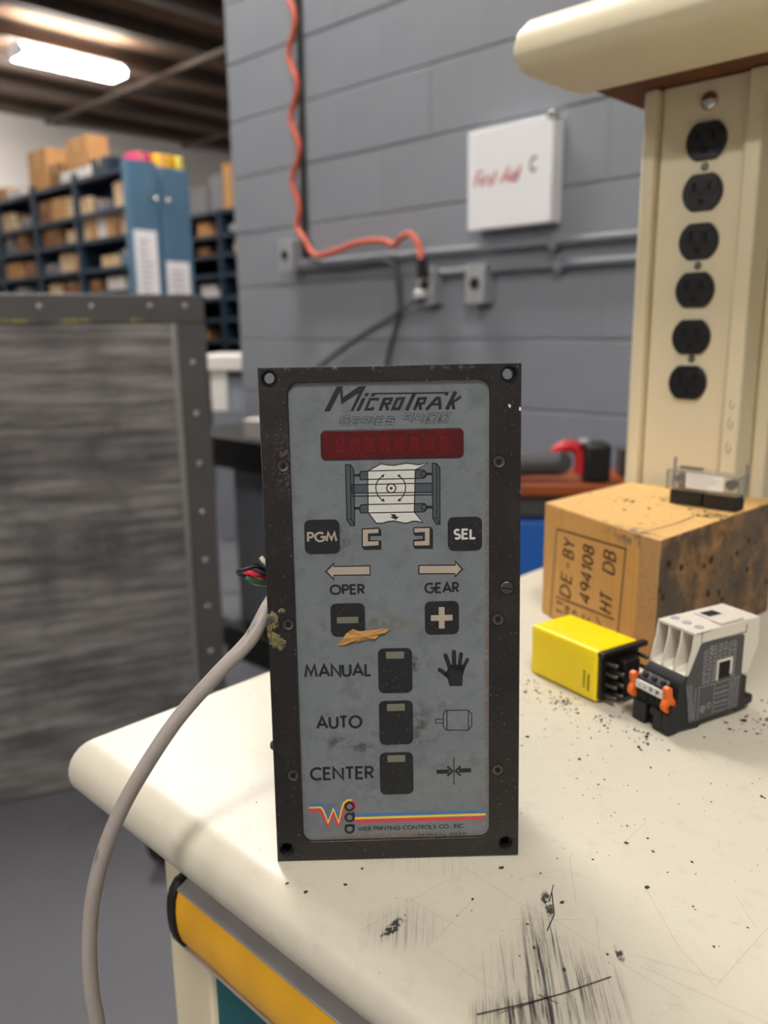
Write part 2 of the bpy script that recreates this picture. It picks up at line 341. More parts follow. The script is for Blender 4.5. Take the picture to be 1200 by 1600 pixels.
# brushed, stained steel sheet
s = NT('steel_sheet')
g = s.noise(1, s.map((3, 3, 46)), 7, .68); g2 = s.noise(4, detail=5)
c = s.mix(s.ramp(g, .32, .68), lin((92,89,88)), lin((168,165,162)))
c = s.mix(s.ramp(g2, .45, .72), c, lin((88,86,85)))
c = s.mix(s.math('MULTIPLY', s.ramp(s.noise(2.2, s.map((1, 1, 2), (0, 0, 0), (7, 3, 1)), 5), .52, .7), .6), c, lin((78,76,76)))
s.set(Base_Color=c, Roughness=.55, Metallic=.35); s.bump(g, .002); M['steel_sheet'] = s.m
s = NT('steel_strip'); g = s.noise(14, detail=6)
s.set(Base_Color=s.mix(g, lin((84,82,82)), lin((110,108,107))), Roughness=.5, Metallic=.4); M['steel_strip'] = s.m
s = NT('worn_yellow'); s.set(Base_Color=s.mix(s.ramp(s.noise(40), .4, .6), lin((104,102,98)), lin((170,158,70))), Roughness=.6); M['worn_yellow'] = s.m
# black anodised bezel with pale specks and rubbed dust
s = NT('bezel_black')
c = s.mix(s.noise(70, detail=6), lin((22,20,20)), lin((40,37,36)))
c = s.mix(s.math('MULTIPLY', s.ramp(s.noise(800, detail=2), .65, .72), .8), c, lin((132,120,110)))
c = s.mix(s.math('MULTIPLY', s.ramp(s.noise(22, detail=7, rough=.75), .5, .75), .4), c, lin((78,68,62)))
dust = s.math('MULTIPLY', s.blob((-.043, 0, .184), (.011, .02, .02), .1), s.ramp(s.noise(500, detail=4), .45, .62))
c = s.mix(s.math('MULTIPLY', dust, .55), c, lin((120,102,90)))
edge = s.math('MULTIPLY', s.blob((.0, 0, .2262), (.08, .02, .0035), .3), s.ramp(s.noise(240, detail=4), .52, .66))
c = s.mix(s.math('MULTIPLY', edge, .6), c, lin((138,132,126)))
s.set(Base_Color=c, Roughness=s.n('MapRange', i0=s.noise(40), i1=.3, i2=.7, i3=.3, i4=.5).outputs[0], Specular_IOR_Level=.5); s.bump(s.noise(1500, detail=2), .00008); M['bezel_black'] = s.m
# grey-blue membrane plate, grimy, dust along the bottom lip
s = NT('plate_grey')
c = s.mix(s.noise(28, detail=7), lin((102,109,113)), lin((124,130,133)))
c = s.mix(s.math('MULTIPLY', s.ramp(s.noise(120, detail=6), .46, .74), .5), c, lin((88,93,94)))
c = s.mix(s.math('MULTIPLY', s.ramp(s.noise(1300, detail=1), .755, .80), .6), c, lin((185,185,178)))
c = s.mix(s.math('MULTIPLY', s.ramp(s.noise(1100, s.map((1, 1, 1), (0, 0, 0), (3, 1, 2)), 1), .72, .78), .6), c, lin((58,60,62)))
sm = s.ramp(s.noise(240, detail=7, rough=.7), .40, .56)
for cc, r_, amt, dc in PLATE_STAINS:
    mk = s.blob((cc[0], 0, cc[1]), (r_[0], .02, r_[1]), .1, (0, cc[2] if len(cc) > 2 else 0, 0))
    c = s.mix(s.math('MULTIPLY', s.math('MULTIPLY', mk, sm), amt), c, lin(dc))
lip = s.math('MULTIPLY', s.blob((0, 0, .0088), (.07, .02, .0052), .15), s.ramp(s.noise(700, detail=5), .36, .56))
c = s.mix(lip, c, lin((112,94,78)))
lip = s.math('MULTIPLY', s.blob((.0415, 0, .1), (.0016, .02, .16), .3), s.ramp(s.noise(600, detail=5), .36, .56))
c = s.mix(s.math('MULTIPLY', lip, .8), c, lin((112,94,78)))
s.set(Base_Color=c, Roughness=.42, Specular_IOR_Level=.4); s.bump(s.noise(600, detail=3), .00006); M['plate_grey'] = s.m
mat('plate_flat', (114,122,125), .42, var=.06, scale=100, spec=.4)
s = NT('button_black')
c = s.mix(s.noise(120, detail=5), lin((24,25,28)), lin((40,40,42)))
c = s.mix(s.math('MULTIPLY', s.ramp(s.noise(1100, detail=1), .68, .74), .7), c, lin((120,120,116)))
s.set(Base_Color=c, Roughness=.38); M['button_black'] = s.m
s = NT('display_red')
c = s.mix(s.noise(110, detail=5), lin((64,10,14)), lin((96,16,20)))
c = s.mix(s.math('MULTIPLY', s.ramp(s.noise(900, detail=2), .64, .74), .5), c, lin((150,90,80)))
s.set(Base_Color=c, Roughness=.25, Specular_IOR_Level=.6); M['display_red'] = s.m
mat('digit_red', (112,17,23), .3, var=.2, scale=400)
# cable sheath
s = NT('cable_grey'); c = s.mix(s.noise(24, detail=5), lin((146,136,130)), lin((172,163,156)))
c = s.mix(s.math('MULTIPLY', s.ramp(s.noise(130, s.map((1, 1, .35)), 5), .60, .72), .75), c, lin((70,62,58)))
s.set(Base_Color=c, Roughness=.42); s.bump(s.noise(90), .0004); M['cable_grey'] = s.m
# timber block: long grain face, end-sawn chamfer, soiled face
def wood(name, a, b, mp, dirt=None, sc_=1.):
    s = NT(name); w = s.n('TexWave', {'bands_direction': 'X', 'wave_profile': 'SIN'}, i0=s.map(*mp), Scale=sc_, Distortion=3.5, Detail=3.0, Detail_Scale=1.6).outputs[1]
    w = s.math('MULTIPLY', w, .7); w = s.math('ADD', w, s.math('MULTIPLY', s.noise(60, detail=5), .35))
    c = s.mix(w, lin(a), lin(b))
    for f, dc in (dirt(s) if dirt else []): c = s.mix(f, c, lin(dc))
    s.set(Base_Color=c, Roughness=.7, Specular_IOR_Level=.3); s.bump(w, .0006); M[name] = s.m
wood('wood_face', (200,146,78), (222,174,106), ((120, 120, 5), (0, 0, 0)), lambda s: [(s.math('MULTIPLY', s.ramp(s.noise(26, detail=5), .55, .75), .35), (150,100,50)), (s.math('MULTIPLY', s.blob((.115, 0, .095), (.05, .05, .014), .1), s.ramp(s.noise(120), .42, .6)), (110,100,92))])
wood('wood_top_face', (212,166,98), (228,186,122), ((30, 60, 30), (0, 0, .6)), lambda s: [(s.math('MULTIPLY', s.ramp(s.noise(110, detail=6), .60, .70), .5), (96,72,46)), (s.math('MULTIPLY', s.blob((.115, .0, .0975), (.05, .016, .02), .2, .0), s.ramp(s.noise(90, detail=6), .38, .6)), (104,98,94))])
wood('wood_chamfer', (184,142,94), (198,158,110), ((160, 160, 20), (0, .35, 0)), lambda s: [(s.math('MULTIPLY', s.ramp(s.noise(300, detail=4), .5, .7), .4), (120,86,52))])
wood('wood_soiled', (150,112,70), (176,136,88), ((30, 30, 60), (0, 0, 0)), lambda s: [(s.math('MULTIPLY', s.ramp(s.noise(24, detail=8, rough=.75), .36, .58), .85), (70,66,63)), (s.math('MULTIPLY', s.ramp(s.noise(9, detail=5, rough=.6), .42, .6), .6), (92,86,80)), (s.math('MULTIPLY', s.ramp(s.noise(60, s.map((1, 1, 1), (0, 0, 0), (3, 2, 1)), 3), .66, .72), .8), (92,50,26))])
# ================================================================== THE SETTING
def struct(o): o['kind'] = 'structure'; return o
struct(MB().box(-14.2, 4, -8, 12, -.1, 0).build('floor', 'floor_paint'))
# concrete block wall: recessed mortar core, every block of the seen part a piece of its own
WY, WX0 = 2.05, -2.78
wall = struct(MB().box(WX0+.004, 4, WY+.006, WY+.19, 0, 4.61).build('wall_right', 'mortar'))
bb = bmesh.new(); bmesh.ops.create_cube(bb, size=1); bmesh.ops.scale(bb, vec=(.4052, .10, .2002), verts=bb.verts)
bmesh.ops.bevel(bb, geom=[e for e in bb.edges if abs(e.verts[0].co.x-e.verts[1].co.x) > .1], offset=.004, segments=1, affect='EDGES'); blk = bpy.data.meshes.new('block'); bb.to_mesh(blk); bb.free(); blk.materials.append(M['block_paint'])
bh = bmesh.new(); bh.from_mesh(blk); bmesh.ops.scale(bh, vec=(.4995, 1, 1), verts=bh.verts); blkh = bpy.data.meshes.new('block'); bh.to_mesh(blkh); bh.free(); blkh.materials.append(M['block_paint'])
for k in range(-1, 15):
    z = 1.107-.2032*4+.2032*(k-1)+.1016
    if z < .1: continue
    x = WX0; first = (k % 2 == 0)
    while x < .9:
        w = .2032 if (first and x == WX0) else .4064
        o = bpy.data.objects.new('block', blkh if w < .3 else blk); COL.objects.link(o); o.parent = wall
        o.location = (x+w/2-.0005, WY+.05+random.uniform(-.0008, .0008), z); x += w
struct(MB().box(-13.7, -13.5, -8, 12, 0, 4.61).build('wall_back', 'white_wall'))
# roof deck: corrugated steel with purlins and joists below
CE = 4.61
prof = []; x = -13.7
while x < 4: prof += [(x, CE), (x+.09, CE), (x+.12, CE+.05), (x+.21, CE+.05)]; x += .24
pm = MB(); n = len(prof)
pm.add([(a, -8, b) for a, b in prof]+[(a, 12, b) for a, b in prof], [(i, i+1, n+i+1, n+i) for i in range(n-1)])
pm.box(-13.7, 4, -8, 12, CE+.06, CE+.12)
ceil = struct(pm.build('ceiling', 'deck'))
for i in range(17):
    x = -13.3+i*1.05
    MB().box(x-.07, x+.07, -8, 12, CE-.02, CE-.002).box(x-.012, x+.012, -8, 12, CE-.17, CE-.02).box(x-.07, x+.07, -8, 12, CE-.19, CE-.17).build('beam', 'beam', ceil)
for j in range(7):
    y = -6.1+j*2.5; MB().box(-13.7, 4, y-.03, y+.03, CE-.245, CE-.192).build('purlin', 'beam', ceil)
def lamp(x, y, z, along='y', label=''):
    t = thing('ceiling_light', label, 'light', (x, y, z), 0 if along == 'y' else pi/2, 'fluorescent ceiling fixtures')
    MB().prism([(-.09, .1301), (.09, .1301), (.08, .16), (-.08, .16)], -.66, .66, 'y').build('housing', 'first_aid_white', t, .004)
    MB().prism([(-.09, .13), (-.195, .06), (-.16, 0), (.16, 0), (.195, .06), (.09, .13)], -.62, .62, 'y').build('diffuser', 'lamp_cover', t)
    for s_ in (-1, 1): MB().prism([(-.095, .135), (-.2, .06), (-.165, -.005), (.165, -.005), (.2, .06), (.095, .135)], s_*.62, s_*.66, 'y').build('end_cap', 'first_aid_white', t, .004)
    for q in (-.4, .38): MB().box(-.01, .01, q, q+.02, .16, CE-.19-z).build('hanger', 'beam', t)
LAMPS = [(-10.0, 5.1, 4.2, 'y'), (-4.0, -6.3, 4.1, 'x'), (-1.0, -6.3, 4.1, 'x'), (2.0, -6.3, 4.1, 'x'), (1.0, -1.0, 4.1, 'y'), (-4.6, 2.2, 4.1, 'y'), (-12.5, 3.8, 4.2, 'y'), (-2.5, 1.4, 4.2, 'x'), (-12.5, 1.9, 4.2, 'y')]  # outer two of the rear row and last end-wall lamp added for brightness
LNAME = ['', 'first fluorescent fixture, added to the row far behind the viewer, out of view', 'second fluorescent fixture of the row far behind the viewer, out of view', 'third fluorescent fixture, added to the row far behind the viewer, out of view', 'fluorescent fixture above and behind the viewer, out of view', 'fluorescent fixture above the aisle beside the block wall, out of view', 'fluorescent fixture near the white end wall, out of view', 'fluorescent fixture close to the block wall, out of view', 'second fluorescent fixture, added to brighten the white end wall, out of view', 'fluorescent fixture to the right of the bench, out of view']
for i, (x, y, z, al) in enumerate(LAMPS):
    lamp(x, y, z, al, 'lit white fluorescent fixture hanging under the dark roof, upper left' if i == 0 else LNAME[i])
# ================================================================== WORKBENCH
wb = thing('workbench', 'cream metal workbench with rounded laminate top, carrying the control panel', 'workbench', (-.44, .2, 0))
WL = (-.44, .2, 0)
ty = [(1.0, TZ), (.204, TZ)]
for i in range(1, 13): ty.append((.204-.017*sin(pi*i/12*.999), TZ-.017+.017*cos(pi*i/12*.999)))
ty += [(.235, TZ-.034), (.24, TZ-.030), (1.0, TZ-.030)]
MB().prism(ty, -.446, 1.15, 'x').build('worktop', 'worktop', wb, .0012, 2, True, WL)
fr = MB()
for y in (.222, .93):
    fr.box(-.4055, -.358, y, y+.045, .02, TZ-.031)
for k, y in enumerate((.222, .93)):
    MB().box(-.4055, -.3585, y, y+.05, .03, TZ-.0305).build('leg', 'cream_metal', wb, .004, 2, True, WL)
    MB().box(.95, 1.0, y, y+.05, .03, TZ-.0305).build('leg', 'cream_metal', wb, .004, 2, True, WL)
    MB().cyl((-.382, y+.025, 0), (-.382, y+.025, .0295), .022).build('foot', 'rubber', wb, .003, 2, True, WL)
    MB().cyl((.975, y+.025, 0), (.975, y+.025, .0295), .022).build('foot', 'rubber', wb, .003, 2, True, WL)
MB().box(-.357, .949, .95, .965, .45, TZ-.031).build('back_panel', 'cream_metal', wb, .002, 2, True, WL)
MB().box(-.400, -.385, .273, .929, .2, TZ-.031).build('side_panel', 'cream_metal', wb, .002, 2, True, WL)
sc_ = MB()
for L in SCRATCH:
    vv, ff = ribbon(L[1], L[0]); sc_.add([(q.x-WL[0], q.y-WL[1], TZ+.0002) for q in vv], ff)
sc_.build('scratch', 'scratch', wb, kind='stuff')
sc_ = MB()
for L in SCRATCH2:
    vv, ff = ribbon(L[1], L[0]); sc_.add([(q.x-WL[0], q.y-WL[1], TZ+.00025) for q in vv], ff)
sc_.build('black_scratch', 'soot', wb, kind='stuff')
# teal cabinet under the worktop: its drawer carries the long label pull
cab = thing('bench_cabinet', 'teal cabinet under the worktop, its drawer with a silver and yellow label pull', 'cabinet', (-.355, .2225, .0))
DL = (-.355, .2225, 0)
MB().box(-.3565, .30, .237, .80, .06, .8605).build('body', 'teal', cab, .003, 2, True, DL)
MB().box(-.34, .28, .25, .78, .0, .0595).build('plinth', 'black', cab, .002, 2, True, DL)
dw = MB().box(-.3565, .30, .2225, .2365, .52, .8605).build('drawer', 'teal', cab, .002, 2, True, DL)
MB().box(-.3565, .30, .2225, .2365, .07, .515).build('lower_drawer', 'teal', cab, .002, 2, True, DL)
zc = CZ
yp = [(.2084, zc-.3066), (.2066, zc-.3120), (.2058, zc-.3185), (.2058, zc-.3255), (.2066, zc-.3325), (.2084, zc-.3390), (.2118, zc-.3448)]   # label pull profile (y, z)
X0, X1 = -.3745, .285
MB().prism([(.2222, zc-.2985), (.2080, zc-.3046), (.2072, zc-.3054), (.2078, zc-.3064), (.2222, zc-.3010)], X0+.009, X1, 'x').build('pull_rail', 'silver', dw, .0004, 2, True, DL)
MB().prism(yp+[(.2218, zc-.3448), (.2218, zc-.3080)], X0+.009, X1, 'x').build('yellow_label', 'yellow_label', dw, 0, 2, True, DL)
MB().prism([(.2222, zc-.3456), (.2118, zc-.3452), (.2100, zc-.3458), (.2110, zc-.3476), (.2222, zc-.3480)], -.3815, X1, 'x').build('pull_lip', 'silver', dw, .0004, 2, True, DL)
MB().prism([(y_-.0022, z_) for y_, z_ in yp]+[(.2218, zc-.3470), (.2218, zc-.2990), (.2100, zc-.3020)], X0+.0025, X0+.0088, 'x').build('end_cap', 'black', dw, .0008, 2, True, DL)
# riser: shelf on a slotted power column
rs = thing('riser_shelf', 'cream riser shelf on a power column with six black outlets, at back of bench', 'shelf', (-.32, .75, TZ)); RL = (-.32, .75, TZ)
sp_ = [(1.02, CZ+.247), (.646, CZ+.247)]
c0 = [(.64, .247), (.615, .2445), (.594, .236), (.580, .2245), (.5745, .213), (.5745, .2065), (.5795, .2), (.5905, .1962), (.60, .1955)]
sp_ += [(a, CZ+b) for a, b in c0]+[(.672, CZ+.1955), (.672, CZ+.212), (1.02, CZ+.212)]
MB().prism(sp_, -.41, .75, 'x').build('shelf_board', 'cream_shelf', rs, .0015, 2, True, RL)
MB().box(-.405, .745, .673, 1.01, CZ+.2012, CZ+.2115).build('core_board', 'brown_board', rs, .0008, 1, False, RL)
cz0, cz1 = TZ+.0005, CZ+.2005
MB().box(-.3575, -.284, .724, .80, cz0, cz1).build('column', 'cream_shelf', rs, .0015, 2, True, RL)
for a, b in ((-.3715, -.3585), (-.283, -.268)): MB().box(a, b, .716, .805, cz0, cz1).build('flange', 'cream_shelf', rs, .003, 3, True, RL)
MB().box(-.2675, -.255, .75, .81, cz0, cz1).build('side_channel', 'cream_shelf', rs, .002, 2, True, RL)
MB().box(-.3575, -.284, .735, .79, cz1-.006, cz1).build('top_clip', 'silver', rs, 0, 2, False, RL)
OZ = [.1521, .1113, .0714, .0309, -.0094, -.0490]
for i, z in enumerate(OZ):
    xo, zo = -.3160-.0004*i, CZ+z; w2, h2 = .0172, .0152
    out = [(xo+a, zo+b) for a, b in arc(0, 0, w2, w2, -60, 60, 12)+arc(0, 0, w2, w2, 120, 240, 12)]
    ol = MB().prism(out, .7202, .7245, 'y').build('outlet', 'outlet_black', rs, .0012, 2, True, RL)
    rc_ = [(xo+a*.985, zo+b*.985) for a, b in arc(0, 0, w2, w2, -60, 60, 12)+arc(0, 0, w2, w2, 120, 240, 12)]
    L2 = RL
    for s_, hh in ((-1, .0078), (1, .0066)):
        MB().box(xo+s_*.0063-.0012, xo+s_*.0063+.0012, .7198, .7215, zo+.0008, zo+.0008+hh).build('slot', 'void', ol, 0, 1, False, L2)
    MB().box(xo-.0036, xo+.0036, .7194, .7215, zo+.0000, zo+.0090).build('raised_face', 'outlet_black', ol, .0008, 2, True, L2)
    for s_ in (-1, 1): MB().box(xo+s_*.0108-.003, xo+s_*.0108+.003, .7194, .7215, zo+.0002, zo+.0088).build('raised_face', 'outlet_black', ol, .0008, 2, True, L2)
    MB().prism([(xo-.0024, zo-.0055), (xo+.0024, zo-.0055)]+[(xo+.0024*cos(a), zo-.0080+.0024*sin(a)) for a in [-pi*k/8 for k in range(9)]], .7198, .7215, 'y').build('ground_slot', 'void', ol, 0, 1, False, L2)
    MB().box(xo-.0105, xo+.0105, .7196, .7215, zo-.0035, zo-.0018).build('ledge', 'outlet_black', ol, .0004, 1, False, L2)
for z in (.1321, .0513, -.0283):
    MB().lathe([(0, .0014), (.0022, .0012), (.0034, 0), (.0034, -.001)], (-.3165, .7238, CZ+z), (0, -1, 0)).build('screw', 'screw_metal', rs, 0, 2, True, RL)
MB().lathe([(0, .0045), (.004, .0040), (.0066, .0025), (.0078, 0), (.0078, -.001)], (-.3165, .7238, CZ+.1833), (0, -1, 0), 24).build('bolt', 'chrome', rs, 0, 2, True, RL)
gl = MB()    # scuffed drips on the right flange
for z, hh in ((-.066, .006), (-.082, .009), (-.103, .0085)):
    v_, f_ = ribbon([(a, b) for a, b in arc(-.2745, CZ+z, .0018, hh*.6, 100, 380, 14)], .0005); gl.add([(q.x, .7155, q.y) for q in v_], f_)
gl.build('scuff', 'soot', rs, 0, 2, False, RL)
# ================================================================== CONTROL PANEL
cp = thing('control_panel', 'black framed control panel with grey membrane face standing on the worktop', 'panel')
def Rm(y, l, r): return Matrix.Rotation(y, 4, 'Z') @ Matrix.Rotation(l, 4, 'X') @ Matrix.Rotation(r, 4, 'Y')
cp.matrix_world = Matrix.Translation((-.23054, .24565, TZ+.0006)) @ Rm(R(45.13), R(-3.864), R(-.333))
S = Matrix.Scale(.001, 4)
holes = [(-51.3, 221.0), (50.7, 221.0), (-51.5, 5.8), (50.1, 6.0)]
plate('bezel', [[(-56, 0), (56, 0), (56, 225.5), (-56, 225.5)], rrect(-.6, 114.1, 86.2, 209.6, 4.5)]+[circ(x, z, 3.25) for x, z in holes], 6.4, 'bezel_black', cp, .35, S)
plate('faceplate', [rrect(-.6, 114.1, 86.0, 209.4, 4.4)], 3.0, 'plate_grey', cp, 0, Matrix.Scale(.001, 4) @ Matrix.Translation((0, 1.3, 0)))
MB().box(-.046, .046, .0066, .082, .0058, .214).build('enclosure', 'enclosure', cp, .0015, 2, True)
MB().box(-.0545, .0545, .0066, .016, .0006, .0056).box(-.0545, .0545, .0066, .009, .0057, .0110).build('hole_backing', 'void', cp)  # added black backing that makes the lower frame holes come out dark
MB().lathe([(0, .0016), (.0016, .0012), (.0024, 0)], (-.0562, .0035, .0555), (-1, 0, 0)).build('edge_screw', 'dark_screw', cp, 0, 2, True)
YF = 1.3      # front of the membrane, millimetres behind the frame front
def mm(mb, name, ms, parent=cp, **k):
    mb.v = [(a*.001, b*.001, c*.001) for a, b, c in mb.v]; return mb.build(name, ms, parent, **k)
